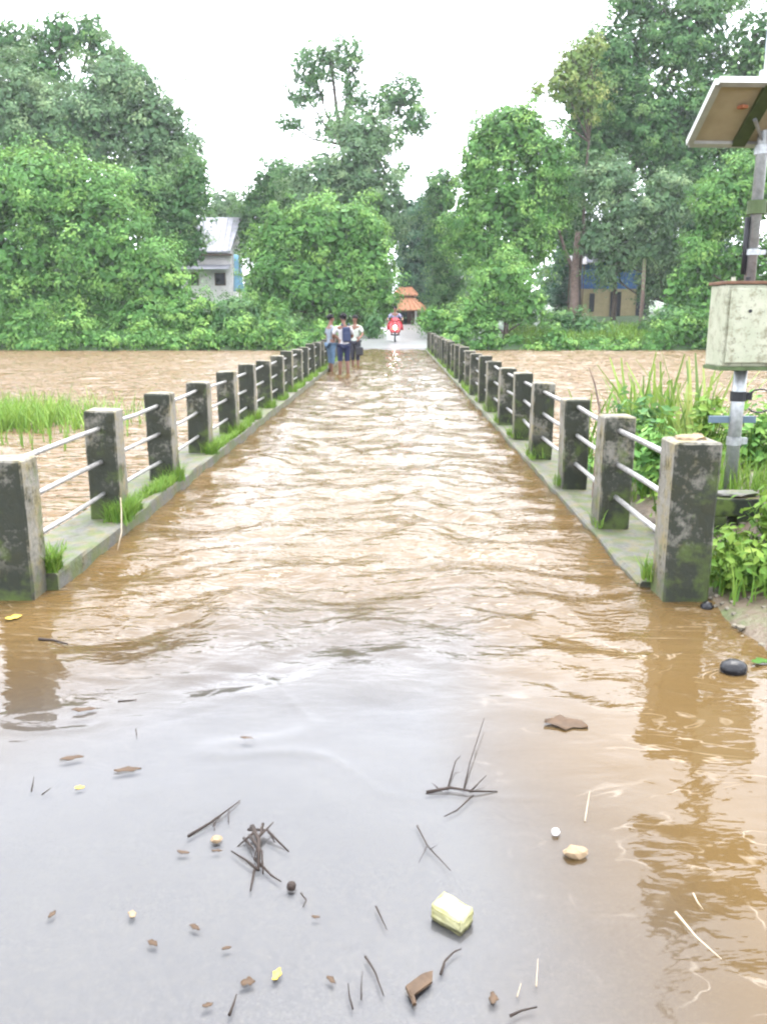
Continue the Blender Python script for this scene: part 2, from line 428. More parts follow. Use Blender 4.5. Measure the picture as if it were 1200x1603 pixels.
def railing(side, label):
    x = -2.185 if side < 0 else 1.64
    root = empty('bridge_railing', (x, 4.5, 0), 0, label, 'railing', 'railings along both sides of the bridge')
    y0 = 4.62 if side < 0 else 4.62; ps = []
    for i in range(24):
        y = y0 + i * 1.56 + (.04 * math.sin(i * 2.3) if i else 0)
        if side > 0 and i: y -= .06
        first = side > 0 and i == 0
        z = -.06 if first else (.05 if side < 0 else .03)
        if side < 0 and i == 0: z = -.02
        o = ob('post', PEND if first else PM[(i * 3 + (side > 0)) % 5], root)
        o.location = (.015 * math.sin(i * 3.7) + (.01 if first else 0), y - 4.5, z + .018 * math.sin(i * 1.9 + side))
        o.rotation_euler = (.008 * math.sin(i * 5.1), .012 * math.sin(i * 2.7), .03 * math.sin(i * 1.3))
        ps.append((o.location.x, y - 4.5))
    for hz in (.30, .555, .80):
        for (xa, ya), (xb, yb) in zip(ps, ps[1:]):
            m = MB(); dz = .012 * math.sin(ya * 3 + hz * 20)
            m.tube([(xa, ya, hz + dz), ((xa + xb) / 2, (ya + yb) / 2, hz - .006), (xb, yb, hz + dz)], .0165 if side < 0 else .019, 7)
            m.build('rail_pipe', PIPE, root, True)
    return root
railing(-1, 'bridge railing of mossy concrete posts beside the three standing people')
railing(1, 'bridge railing of mossy concrete posts ending beside the solar panel pole')

# ---------------------------------------------------------------- foliage
def leaf_quads(P, N, L, W, r, droop=.35, fold=.10):
    """diamond leaves at P facing N; returns verts (n*4) and quads"""
    n = len(P)
    D = r.normal(size=(n, 3)); D[:, 2] -= droop * 1.6
    D -= N * (D * N).sum(1, keepdims=True); D /= np.linalg.norm(D, axis=1, keepdims=True) + 1e-9
    Wd = np.cross(N, D); L = L[:, None]; W = W[:, None]
    a = P - D * L * .5; c = P + D * L * .5
    m = P + D * L * .02 + N * L * fold
    V = np.stack([a, m + Wd * W * .5 - N * L * fold * .4, c, m - Wd * W * .5 - N * L * fold * .4], 1).reshape(-1, 3)
    return V, np.arange(n * 4).reshape(n, 4)
def unit(v): return v / (np.linalg.norm(v, axis=1, keepdims=True) + 1e-9)
def cloud(lobes, r, density, size, core=.22, clump=.5, tvar=.22, up=.6, shell=.5):
    """leaves gathered in clumps through a set of ellipsoid lobes: (centre, radii[, fill])"""
    Vs, Ts = [], []; nv = 0; Fs = []
    for lb in lobes:
        c, rad = np.array(lb[0]), np.array(lb[1]); fill = lb[2] if len(lb) > 2 else 1
        area = 4 * math.pi * ((rad[0] * rad[1]) ** 1.6 / 3 + (rad[0] * rad[2]) ** 1.6 / 3 + (rad[1] * rad[2]) ** 1.6 / 3) ** (1 / 1.6)
        nc = max(5, int(area * .55 / clump ** 2 * .56 * fill)); per = max(6, int(density * clump ** 2))
        d = unit(r.normal(size=(nc, 3))); q = shell + (1.06 - shell) * r.random((nc, 1)) ** .7
        q *= 1 + .13 * r.normal(size=(nc, 1))
        cc = c + d * q * rad
        cr = clump * r.uniform(.55, 1.35, nc); tb = np.clip(.5 + tvar * r.normal(size=nc), 0, 1)
        k = np.repeat(np.arange(nc), per); n = len(k)
        g = r.normal(size=(n, 3)) * np.array([.55, .55, .40])
        P = cc[k] + g * cr[k][:, None]
        out = unit((P - c) / rad)
        N = unit(out * .95 + unit(g + 1e-6) * .6 + np.array([0, 0, up]) + r.normal(size=(n, 3)) * .28)
        Ls = size * r.uniform(.65, 1.35, n)
        t = np.clip(tb[k] + .13 * r.normal(size=n), 0, 1)
        V, F = leaf_quads(P, N, Ls, Ls * r.uniform(.42, .62, n), r)
        Vs.append(V); Fs.append(F + nv); nv += len(V); Ts.append(t)
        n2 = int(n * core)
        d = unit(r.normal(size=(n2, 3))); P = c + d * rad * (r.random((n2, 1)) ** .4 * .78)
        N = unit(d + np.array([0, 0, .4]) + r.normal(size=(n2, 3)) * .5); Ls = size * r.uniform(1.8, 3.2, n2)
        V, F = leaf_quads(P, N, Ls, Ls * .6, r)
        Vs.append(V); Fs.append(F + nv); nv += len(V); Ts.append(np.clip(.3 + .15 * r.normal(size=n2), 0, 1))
    return np.concatenate(Vs), np.concatenate(Fs), np.concatenate(Ts)
NTRI = 0
def pxlobes(Y, L):
    out = []
    for l in L:
        px, py, a, b_ = l[:4]; dy = l[4] if len(l) > 4 else 0; fill = l[5] if len(l) > 5 else 1
        p = at(px, py, Y + dy); s_ = (Y + dy) / F_PX
        out.append((tuple(p), (a * s_, .5 * (a + b_) * s_ * .85, b_ * s_), fill))
    return out
def tree(name, label, cat, Y, L, mat, trunk_px=None, tr=.22, size=.26, density=150, clump=.55, bark=None, group=None, seed=0, limbs=True, core=.22, tvar=.22, shell=.5, parent_leaf='crown'):
    global NTRI
    r = np.random.default_rng(seed + 100)
    lobes = pxlobes(Y, L); size *= .78; density *= 1.55
    cx = sum(l[0][0] for l in lobes) / len(lobes) if trunk_px is None else at(trunk_px, 500, Y).x
    base = Vector((cx, Y, gz(cx, Y) - .15))
    root = empty(name, base, 0, label, cat, group)
    V, F, T = cloud(lobes, r, density, size, core, clump, tvar, shell=shell)
    zmin = zground(V[:, 0], V[:, 1]); low = V[:, 2] < np.maximum(zmin, RIVZ) + .03
    V[low, 2] = np.maximum(zmin, RIVZ)[low] + .03 + .3 * r.random(low.sum())
    V = V - np.array(base)
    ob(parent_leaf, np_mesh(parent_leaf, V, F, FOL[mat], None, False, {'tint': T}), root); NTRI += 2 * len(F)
    m = MB(); top = max(l[0][2] for l in lobes) - base.z
    sx = random.Random(seed); n = 7
    hi = max(lobes, key=lambda l: l[0][2])[0]
    pts = []
    for i in range(n):
        t = i / (n - 1); pts.append((t ** 1.6 * (hi[0] - base.x) + sx.uniform(-.12, .12) * (i > 0), t * t * (hi[1] - base.y), t * top))
    m.tube(pts, [tr * (1.35 if i == 0 else 1) * (1 - .82 * i / (n - 1)) for i in range(n)], 8)
    m.build('trunk', bark or BARK, root, True)
    if limbs:
        for l in lobes:
            c = Vector(l[0]) - base
            t = min(.75, max(.18, (c.z - .45 * l[1][2] * 1.6) / top)); s0 = Vector(pts[int(t * (n - 1))])
            if (c - s0).length < 1: continue
            mid = (s0 + c) / 2 + Vector((sx.uniform(-.3, .3), sx.uniform(-.3, .3), -.08 * (c - s0).length))
            lm = MB(); lr = tr * .42
            lm.tube([s0, mid, c], [lr, lr * .7, lr * .35], 6)
            for q in range(3):
                e = c + Vector([sx.uniform(-.75, .75) * l[1][k_] for k_ in range(3)])
                lm.tube([mid.lerp(c, .3 + .25 * q), (mid.lerp(c, .3 + .25 * q) + e) / 2 + Vector((0, 0, .15)), e], [lr * .45, lr * .3, lr * .12], 5)
            lm.build('limb', bark or BARK, root, True)
    return root
# far bank, left of the bridge
tree('creeper_tree', 'broad bright green tree smothered in creepers on the far bank', 'tree', 53,
     [(40, 420, 120, 100), (165, 400, 105, 110), (240, 450, 75, 85), (55, 310, 105, 85), (-80, 420, 110, 130), (-60, 290, 90, 90), (150, 310, 70, 55), (80, 490, 130, 60), (190, 500, 80, 50), (-60, 500, 100, 55)],
     'bright', 90, .3, .27, 120, .62, seed=1)
tree('tall_tree', 'tall grey-green domed tree rising behind the creeper-covered tree', 'tree', 62,
     [(120, 205, 110, 85), (20, 190, 90, 100), (185, 145, 70, 65), (235, 205, 70, 75), (285, 255, 45, 60), (250, 290, 75, 60), (-70, 170, 90, 110)],
     'grey', 130, .34, .26, 115, .6, seed=2)
tree('tall_tree', 'thin dark-topped tree whose loose crown pokes above the grey-green dome', 'tree', 68,
     [(30, 75, 55, 45, 0, .6), (95, 55, 50, 40, 0, .6), (145, 55, 32, 38, 0, .5), (60, 120, 70, 45, 0, .7), (170, 95, 40, 35, 0, .6), (-30, 60, 50, 60, 0, .7), (205, 115, 25, 25, 0, .5)],
     'mid', 80, .3, .28, 105, .55, seed=3)
tree('drooping_tree', 'dark drooping tree beside the pale house on the far bank', 'tree', 58,
     [(285, 335, 42, 60), (250, 340, 50, 60), (305, 290, 28, 55), (300, 385, 28, 35), (230, 300, 45, 45)], 'mid', 270, .24, .24, 120, .5, seed=4)
for i, (L, lab, m_) in enumerate([
    ([(225, 500, 55, 42), (190, 520, 40, 28)], 'bright shrub on the far bank under the creeper-covered tree', 'bright'),
    ([(300, 495, 50, 42), (270, 525, 40, 22)], 'low spreading green shrub below the pale house on the far bank', 'bright'),
    ([(370, 500, 50, 42), (345, 525, 40, 22)], 'leafy green shrub between the pale house and the round tree', 'mid'),
    ([(440, 520, 48, 30), (400, 532, 40, 18)], 'low dark shrub at the foot of the round tree by the railing', 'mid')]):
    tree('bank_shrub', lab, 'shrub', 51 - .3 * i, L, m_, None, .07, .21, 190, .40, group='shrubs along the far bank', seed=20 + i)
tree('round_tree', 'big round bright green tree beside the bridge end behind the three people', 'tree', 55,
     [(510, 365, 85, 58), (435, 425, 60, 58), (575, 420, 55, 62), (500, 455, 95, 62), (450, 370, 55, 45), (565, 360, 45, 45), (590, 475, 38, 42), (572, 515, 24, 24), (410, 480, 42, 45), (520, 515, 70, 28)],
     'bright', 490, .26, .26, 130, .55, seed=5)
tree('pale_tree', 'pale yellow-green tree just behind the big round tree', 'tree', 68,
     [(560, 270, 60, 60), (505, 290, 60, 55), (600, 330, 45, 75), (540, 330, 75, 55), (570, 215, 48, 40)], 'grey', 560, .3, .28, 100, .58, seed=6)
tree('pale_tree', 'dull green tree between the pale house and the round tree', 'tree', 72,
     [(440, 290, 52, 50), (405, 325, 36, 40), (460, 330, 55, 50), (395, 370, 30, 45)], 'mid', 430, .28, .28, 105, .58, seed=7)
tree('emergent_tree', 'tall open-crowned tree standing above all others behind the bridge end', 'tree', 86,
     [(490, 105, 42, 36, 0, .95), (548, 85, 30, 33, 0, .9), (478, 150, 38, 25, 0, .65), (625, 150, 46, 32, 0, .95), (645, 188, 36, 28, 0, .9), (562, 165, 36, 28, 0, .6), (452, 195, 24, 20, 0, .6), (520, 195, 42, 28, 0, .7), (600, 215, 36, 28, 0, .7), (548, 125, 24, 24, 0, .6), (600, 170, 30, 18, 0, .6), (515, 80, 20, 15, 0, .5), (630, 265, 22, 18, 0, .5)],
     'mid', 560, .36, .30, 105, .6, seed=8, core=.08)
tree('far_tree', 'far pale yellow-green tree behind the pale house', 'tree', 92, [(352, 325, 32, 32), (372, 350, 26, 40), (335, 350, 26, 35)], 'grey', 355, .25, .3, 90, .6, seed=9)
# beyond the bridge end and to the right
tree('shade_tree', 'dark bluish tree behind the tiled gatehouse', 'tree', 84, [(650, 400, 38, 62), (640, 345, 26, 40), (672, 340, 34, 46), (655, 455, 36, 40)], 'dark', 662, .3, .3, 105, .6, seed=10)
tree('shade_tree', 'dark slender tree between the gatehouse and the tall columnar tree', 'tree', 70, [(690, 300, 32, 42), (690, 380, 34, 60), (700, 450, 36, 50), (680, 500, 26, 25)], 'mid', 692, .24, .28, 110, .55, seed=11)
tree('bank_tree', 'small bushy tree with a dark bare trunk standing at the water edge', 'tree', 49.5,
     [(790, 440, 52, 42), (755, 485, 42, 36), (825, 480, 36, 34), (795, 485, 40, 26), (720, 505, 28, 26)], 'bright', 791, .17, .22, 170, .45, seed=12)
tree('bank_tree', 'tall columnar green tree behind the small bushy bare-trunked tree', 'tree', 57,
     [(800, 218, 72, 52), (855, 262, 40, 60), (752, 258, 40, 62), (800, 315, 82, 62), (735, 355, 42, 65), (845, 350, 45, 62), (790, 400, 78, 50), (800, 190, 50, 28)],
     'bright', 800, .28, .26, 125, .55, seed=13)
tree('spreading_tree', 'huge dark spreading tree towering over the blue-walled hut', 'tree', 64,
     [(960, 95, 75, 65, 0, .85), (1070, 60, 85, 65, 0, .8), (1010, 190, 95, 75), (1125, 170, 80, 85), (930, 225, 60, 70), (1190, 90, 70, 80, 0, .7), (1150, 270, 80, 70), (1260, 200, 90, 130), (895, 300, 40, 80), (920, 150, 50, 60), (1060, 260, 70, 60), (910, 370, 40, 45), (1000, 10, 60, 35, 0, .6), (1110, -10, 60, 35, 0, .6)],
     'mid', 930, .42, .29, 105, .62, seed=14)
tree('flowering_tree', 'slim tree with yellowish leafy top beside the huge spreading tree', 'tree', 60,
     [(900, 95, 30, 34, 0, .7), (925, 75, 24, 22, 0, .6), (880, 135, 28, 32, 0, .7), (838, 140, 16, 18, 0, .5), (920, 150, 30, 40, 0, .7)], 'yellow', 905, .16, .24, 120, .45, seed=15, tvar=.3)
tree('silver_tree', 'grey-leaved tree hanging over the blue-walled hut', 'tree', 56,
     [(990, 335, 66, 52), (948, 285, 50, 46), (1040, 320, 50, 56), (935, 378, 40, 34), (1020, 392, 60, 34), (975, 402, 40, 26), (950, 430, 24, 20), (1012, 448, 20, 30), (1055, 430, 34, 34)], 'grey', 1050, .2, .24, 135, .5, seed=16)
tree('climber_tree', 'leafy yellow-green tree column behind the metal box on the pole', 'tree', 51.5,
     [(1130, 320, 52, 62), (1172, 420, 55, 58), (1095, 405, 36, 52), (1195, 290, 52, 62), (1110, 480, 50, 42), (1270, 350, 70, 110), (1180, 500, 60, 40), (1270, 490, 70, 55), (1060, 455, 26, 30)], 'bright', 1130, .2, .24, 135, .5, seed=17)
tree('shade_tree', 'dark tree filling the gap behind the blue-walled hut', 'tree', 74, [(900, 390, 45, 60), (960, 410, 60, 55), (1040, 420, 60, 60), (1100, 350, 60, 70), (890, 460, 40, 40), (1110, 440, 60, 60)], 'dark', 975, .3, .3, 100, .6, seed=18)
for i, (L, lab, m_) in enumerate([
    ([(583, 508, 20, 20)], 'small green shrub behind the people at the edge of the far road', 'mid'),
    ([(690, 505, 28, 26), (672, 500, 18, 22)], 'rounded green shrub at the far end of the railing beyond the scooter', 'bright'),
    ([(880, 510, 40, 30), (920, 520, 36, 24)], 'dark shrub between the bare trunk and the grassy bank', 'mid'),
    ([(1050, 505, 42, 34), (1100, 525, 44, 30), (1020, 520, 30, 22)], 'dark leafy shrub between the blue-walled hut and the yellow-green tree column', 'mid')]):
    tree('bank_shrub', lab, 'shrub', 50.5, L, m_, None, .07, .21, 180, .40, group='shrubs along the far bank', seed=30 + i)
# far wood that closes the view
fw = []
for i in range(46):
    x = -130 + i * 5.8; fw.append(((x + rng.uniform(-2, 2), 120 + rng.uniform(-8, 14), 5.5 + rng.uniform(-.5, 1.5)), (4.6, 4, 5.0 + rng.uniform(-1, 2))))
V, F, T = cloud(fw, rng, 12, .8, .2, 1.1)
tag(ob('far_wood', np_mesh('far_wood', V, F, FOL['grey'], None, False, {'tint': T})), 'hazy mass of distant green trees behind the bank trees', 'wood', kind='stuff'); NTRI += 2 * len(F)
# overgrowth that hangs over both far water lines
ug = []
for a_, b_ in ((-42, -2.9), (2.6, 34)):
    x = a_
    while x < b_:
        y = float(fe_(np.array([x]))[0]) + rng.uniform(-.5, .8); h_ = .35 + 1.5 * rng.random() ** 2
        if 7.5 < x < 13.5: h_ *= .5
        if 5.6 < x < 7.5: h_ *= .25
        ug.append(((x, y, gz(x, y) * .5 + h_ * .5), (rng.uniform(.7, 1.3), .8, h_))); x += rng.uniform(.6, 1.1)
V, F, T = cloud(ug, rng, 230, .17, .15, .38, .3)
V[:, 2] = np.maximum(V[:, 2], RIVZ + .02)
tag(ob('bank_undergrowth', np_mesh('bank_undergrowth', V, F, FOL['bright'], None, False, {'tint': T})), 'tangled green undergrowth overhanging the far water line', 'undergrowth', kind='stuff'); NTRI += 2 * len(F)
# tall trees past the picture's edges carry the same bank on
# ---------------------------------------------------------------- grass
def blades(P, h, r, wid=.012, bend=.5, seg=2):
    n = len(P); a = r.random(n) * 2 * math.pi; d = np.stack([np.cos(a), np.sin(a), 0 * a], 1); s_ = np.stack([-np.sin(a), np.cos(a), 0 * a], 1)
    h = h[:, None]; bw = bend * r.uniform(.3, 1.2, (n, 1)); Vs = []
    for k in range(seg + 1):
        t = k / seg; c = P + d * h * bw * t * t + np.array([0, 0, 1.]) * h * (t - .3 * bw * t * t); ww = wid * (1 - .85 * t) * (.7 + h)
        Vs += [c - s_ * ww, c + s_ * ww]
    V = np.stack(Vs, 1).reshape(-1, 3); m = 2 * (seg + 1); o = np.arange(n)[:, None] * m
    F = np.concatenate([o + np.array([[2 * k, 2 * k + 1, 2 * k + 3, 2 * k + 2]]) for k in range(seg)])
    return V, F, np.tile(np.clip(.5 + .25 * r.normal(size=n), 0, 1), seg)
def grass(name, label, P, h, mat, wid=.012, bend=.5, seed=0):
    global NTRI
    V, F, T = blades(P, h, np.random.default_rng(seed), wid, bend)
    NTRI += 2 * len(F)
    return tag(ob(name, np_mesh(name, V, F, FOL[mat], None, False, {'tint': T})), label, 'grass', kind='stuff')
r = rng
# grassy far bank at the right
n = 9000; x = r.uniform(7, 24, n); y = fe_(x) + r.uniform(.2, 5, n); z = zground(x, y); kp = z > RIVZ - .1
grass('bank_grass', 'bright green grass on the far bank below the blue-walled hut', np.stack([x, y, z], 1)[kp], r.uniform(.25, .8, n)[kp], 'lime', .035, .5, 1)
n = 7000; x = r.uniform(-40, -2.5, n); y = fe_(x) + r.uniform(.2, 3, n); z = zground(x, y); kp = z > RIVZ - .1
grass('bank_grass', 'green grass and weeds at the water line below the creeper-covered tree', np.stack([x, y, z], 1)[kp], r.uniform(.2, .6, n)[kp], 'mid', .035, .5, 2)
# drowned grass patch left of the bridge
n = 9000; u = r.normal(size=(n, 2)); x = -8.4 + u[:, 0] * 1.5; y = 14.4 + u[:, 1] * 1.2; kp = (x < -4.2) & (fbm(x * .7, y * .7, 4, 3) > -.25)
grass('drowned_grass', 'yellow-green grass patch standing out of the river beside the railing', np.stack([x, y, 0 * x + RIVZ - .1], 1)[kp], r.uniform(.25, .62, n)[kp], 'lime', .012, .6, 3)
# moss and grass fringe along both kerbs
def fringe(x0, x1, ztop, n, seed, thr):
    q = np.random.default_rng(seed); y = 4.7 + (40.5 - 4.7) * q.random(n) ** 1.5; x = q.uniform(x0, x1, n)
    ph = np.abs(((y - 4.62) / 1.56 + .5) % 1 - .5)
    kp = (fbm(x * 2, y * 1.1, seed, 3) + .55 * (ph < .13) - .1 > thr)
    return np.stack([x, y, 0 * x + ztop], 1)[kp], q.uniform(.03, .13, n)[kp] * (1 + .6 * (ph[kp] < .12))
P, h = fringe(-2.16, -2.01, .105, 26000, 7, -.02); grass('kerb_grass', 'short green grass growing on the kerb of the railing beside the people', P, h, 'lime', .007, .7, 5)
P, h = fringe(1.48, 1.66, .075, 9000, 8, .22); grass('kerb_grass', 'mossy grass on the kerb of the railing beside the solar panel pole', P, h, 'lime', .007, .7, 6)
# weeds at the bank on the right
n = 6000; x = r.uniform(1.85, 3.6, n); y = r.uniform(4.3, 8.6, n); z = zground(x, y); kp = (z > RIVZ) & (fbm(x * 1.3, y * 1.3, 12, 3) > -.2) & ~((y > 4.75) & (y < 5.7) & (x < 2.55))
grass('bank_weeds', 'green grass on the near bank around the pole', np.stack([x, y, z], 1)[kp], r.uniform(.08, .3, n)[kp], 'lime', .007, .6, 7)

def weed(label, loc, spread, h, nst, leaf, mat, seed, group='leafy weeds on the near bank'):
    global NTRI
    q = np.random.default_rng(seed); root = empty('weed_plant', loc, 0, label, 'plant', group)
    st = MB(); Ps, Ns, Ls = [], [], []
    for i in range(nst):
        a = q.uniform(0, 2 * math.pi); l = h * q.uniform(.55, 1.1); o = q.uniform(0, spread)
        p0 = Vector((math.cos(a) * o * .4, math.sin(a) * o * .4, -.03)); p1 = Vector((math.cos(a) * o, math.sin(a) * o, l))
        pm = (p0 + p1) / 2 + Vector((0, 0, .1 * l)); st.tube([p0, pm, p1], [.006, .005, .002], 5)
        for k in range(int(7 + 5 * h / .4)):
            t = q.uniform(.15, 1.03); p = p0.lerp(p1, t) + Vector(q.normal(size=3) * leaf * .55)
            Ps.append(p); Ns.append(Vector((math.cos(a), math.sin(a), 1.3)) + Vector(q.normal(size=3) * .5)); Ls.append(leaf * q.uniform(.6, 1.3))
    Ps = np.array(Ps); Ns = unit(np.array(Ns)); Ls = np.array(Ls)
    V, F = leaf_quads(Ps, Ns, Ls, Ls * .55, q); ob('leaves', np_mesh('leaves', V, F, FOL[mat], None, False, {'tint': np.clip(.55 + .25 * q.normal(size=len(F)), 0, 1)}), root)
    st.build('stem', FOL['lime'], root); NTRI += 2 * len(F); return root
W = [('lime-leaved weed at the foot of the railing end post', 1150, 930, 4.62, .20, .18, 46, .07, 'lime'),
     ('spreading lime weed between the end post and the black rock', 1200, 960, 4.45, .20, .20, 44, .07, 'lime'),
     ('upright lime weed tucked behind the railing end post', 1118, 905, 4.85, .10, .14, 24, .06, 'lime'),
     ('bushy bright weed under the black concrete stub', 1150, 905, 4.95, .2, .17, 26, .07, 'lime'),
     ('bushy bright weed between the black concrete stub and the water', 1215, 905, 4.9, .25, .22, 34, .075, 'lime'),
     ('dark green weed behind the pole foot', 1175, 745, 7.0, .30, .46, 30, .10, 'bright'),
     ('leafy weed beyond the pole near the water', 1215, 735, 7.4, .35, .5, 30, .10, 'bright'),
     ('green weed growing through the rails behind the end post', 1010, 800, 6.9, .25, .62, 34, .09, 'bright'),
     ('dark green weed behind the second post of the railing', 990, 790, 8.0, .3, .55, 30, .10, 'mid'),
     ('small trailing weed behind the third post of the railing', 925, 730, 9.2, .25, .45, 22, .09, 'bright'),
     ('pale leafy weed below the metal box', 1100, 730, 7.6, .3, .55, 26, .09, 'lime'),
     ('small bright weed under the rails beside the end post', 1040, 850, 6.0, .16, .34, 22, .07, 'lime')]
for i, (lab, px, py, Y, sp, h, ns, lf, m_) in enumerate(W):
    p = at(px, py, Y); weed(lab, (p.x, Y, max(gz(p.x, Y), RIVZ - .1)), sp, h, ns, lf, m_, 200 + i)
# tufts at the feet of the left posts
for i, (px, py, Y, h, lab) in enumerate([(172, 815, 6.18, .20, 'bright grass tuft at the foot of the second mossy post'), (262, 762, 7.75, .15, 'bright grass tuft at the foot of the third mossy post'), (325, 715, 9.3, .13, 'bright grass tuft at the foot of the fourth mossy post')]):
    q = np.random.default_rng(70 + i); n = 260; P = np.stack([q.normal(-2.035, .028, n), q.normal(Y - .12, .055, n), np.full(n, .10)], 1)
    V, F, T = blades(P, q.uniform(.4, 1.1, n) * h, q, .005, .7)
    tag(ob('grass_tuft', np_mesh('grass_tuft', V, F, FOL['lime'], None, False, {'tint': np.clip(T * .7, 0, 1)})), lab, 'grass', 'grass tufts at the post feet'); NTRI += 2 * len(F)
# reed clump behind the right railing: each long leaf is a curved blade
for c, (px, Y, nl, hh, lab) in enumerate([(1035, 9.4, 80, 1.5, 'tall yellow-green reed clump behind the end post'), (1082, 9.0, 60, 1.55, 'tallest upright reed clump beside the metal box'), (985, 10.2, 60, 1.15, 'shorter leafy reed clump behind the second railing post')]):
    p = at(px, 640, Y); q = np.random.default_rng(300 + c); root = empty('reed_clump', (p.x, Y, RIVZ - .15), 0, lab, 'plant', 'reeds at the water edge')
    P = np.stack([q.normal(0, .24, nl), q.normal(0, .2, nl), 0 * q.random(nl)], 1)
    V, F, T = blades(P, q.uniform(.6, 1.15, nl) * hh, q, .022, .34, 5)
    ob('leaves', np_mesh('leaves', V, F, FOL['yellow' if c == 1 else 'lime'], None, False, {'tint': T}), root); NTRI += 2 * len(F)
    V, F, T = blades(P * 1.2, q.uniform(.3, .6, nl) * hh, q, .026, .8, 3)
    ob('lower_leaves', np_mesh('lower_leaves', V, F, FOL['lime'], None, False, {'tint': T}), root)
# one dry stalk standing behind the second post
p = at(935, 640, 7.2); m = MB(); q0 = Vector((p.x, 7.2, .0)); m.tube([q0, at(938, 640, 7.2), at(930, 600, 7.2), at(921, 575, 7.2)], [.012, .010, .007, .003], 6)
tag(m.build('dry_stalk', BARK_PALE), 'thin bent dry stalk rising behind the second railing post', 'stalk')

# ---------------------------------------------------------------- buildings
WHITE = plain('limewash', (.50, .47, .46), .8, .12, 3)
GREYROOF = plain('grey_sheet_roof', (.20, .20, .22), .6, .2, 3)
TILE = plain('clay_tile', (.28, .13, .07), .7, .3, 5)
REDWALL = plain('red_brown_wall', (.09, .04, .03), .8, .2, 4)
CREAM = plain('cream_wall', (.24, .20, .11), .8, .12, 3)
BLUE = plain('blue_sheet', (.035, .085, .20), .5, .25, 3)
SKYBLUE = plain('light_blue_tarp', (.09, .21, .30), .5, .25, 3)
DARK = plain('dark_opening', (.02, .022, .025), .6, .2, 3)
WOOD = plain('dark_wood', (.09, .06, .04), .7, .3, 8)
def local(root, p): return Vector(p) - root.location
# pale house on the left far bank
Yh = 70; a = at(368, 450, Yh); zb = gz(a.x - 2, Yh) - .3
H = empty('pale_house', (a.x, Yh, zb), 0, 'white two-storey house with grey sheet roof among the trees', 'house')
ze = at(340, 397, Yh).z - zb; zr_ = at(340, 343, Yh).z - zb + .3; zm = at(340, 412, Yh).z - zb
wl = MB(); wl.box((-2.7, 2.6, (ze) / 2), (5.0, 5.0, ze)); hw = wl.build('wall', WHITE, H)
rf = MB(); rf.prism([(-5.8, -.65, ze + .02), (-5.8, -.65, ze + .14), (-5.4, 2.6, zr_ + .12), (-5.4, 2.6, zr_)], (5.65, 0, 0)); rf.prism([(-5.8, 5.8, ze + .02), (-5.8, 5.8, ze + .14), (-5.4, 2.63, zr_ + .12), (-5.4, 2.63, zr_)], (5.65, 0, 0))
ro = rf.build('roof', GREYROOF, H)
for i in range(12):
    s_ = MB(); x = -5.3 + i * .45; s_.tube([(x, -.66, ze + .17), (x, 2.5, zr_ + .14)], .03, 5); s_.build('roof_rib', GREYROOF, ro)
g = MB(); g.prism([(-5.2, .1, ze), (-5.2, 5.1, ze), (-5.2, 2.6, zr_ - .05)], (5.0, 0, 0)); g.build('gable', WHITE, H)
e = MB(); e.box((-2.8, -.3, ze - .12), (5.4, .5, .12)); e.build('eave_board', WOOD, H)
sh = MB(); sh.prism([(-5.6, -1.1, zm - .55), (-5.6, -1.1, zm - .48), (-5.6, .08, zm - .1), (-5.6, .08, zm - .17)], (5.3, 0, 0)); sh.build('sun_shade', GREYROOF, H)
for x in (-1.2, -3.4):
    f = MB(); f.box((x, .09, zm - 1.25), (.9, .06, 1.0)); fo = f.build('window', WOOD, H); pn = MB(); pn.box((x, .05, zm - 1.25), (.74, .04, .84)); pn.build('pane', DARK, fo)
t = MB(); t0 = at(372, 400, Yh - 1.5)
t.poly([local(H, at(366, 398, 69)), local(H, at(374, 402, 67.5)), local(H, at(383, 455, 66)), local(H, at(366, 458, 68))])
T_ = empty('blue_tarpaulin', at(372, 458, 67), 0, 'light blue tarpaulin hanging at the corner of the pale house', 'tarpaulin')
t.bm.free(); t = MB(); Vt = []
for i in range(7):
    for j in range(5):
        u, v = j / 4, i / 6
        p = at(366 + 9 * u + v * (0 + 8 * u), 398 + 2 * u + 58 * v, 68.8 - 1.2 * u - 1.0 * v) + Vector((0, .12 * math.sin(u * 9 + v * 4), 0)); Vt.append(local(T_, p))
to = ob('sheet', np_mesh('sheet', [tuple(v) for v in Vt], grid_faces(5, 7), SKYBLUE, smooth=True), T_); sm = to.modifiers.new('thick', 'SOLIDIFY'); sm.thickness = .01
pl = MB(); pl.tube([local(T_, at(374.5, 398, 67.5)), (local(T_, at(375, 500, 67.5)).x, local(T_, at(375, 500, 67.5)).y, -3.2)], .04, 6); pl.build('pole', WOOD, T_)
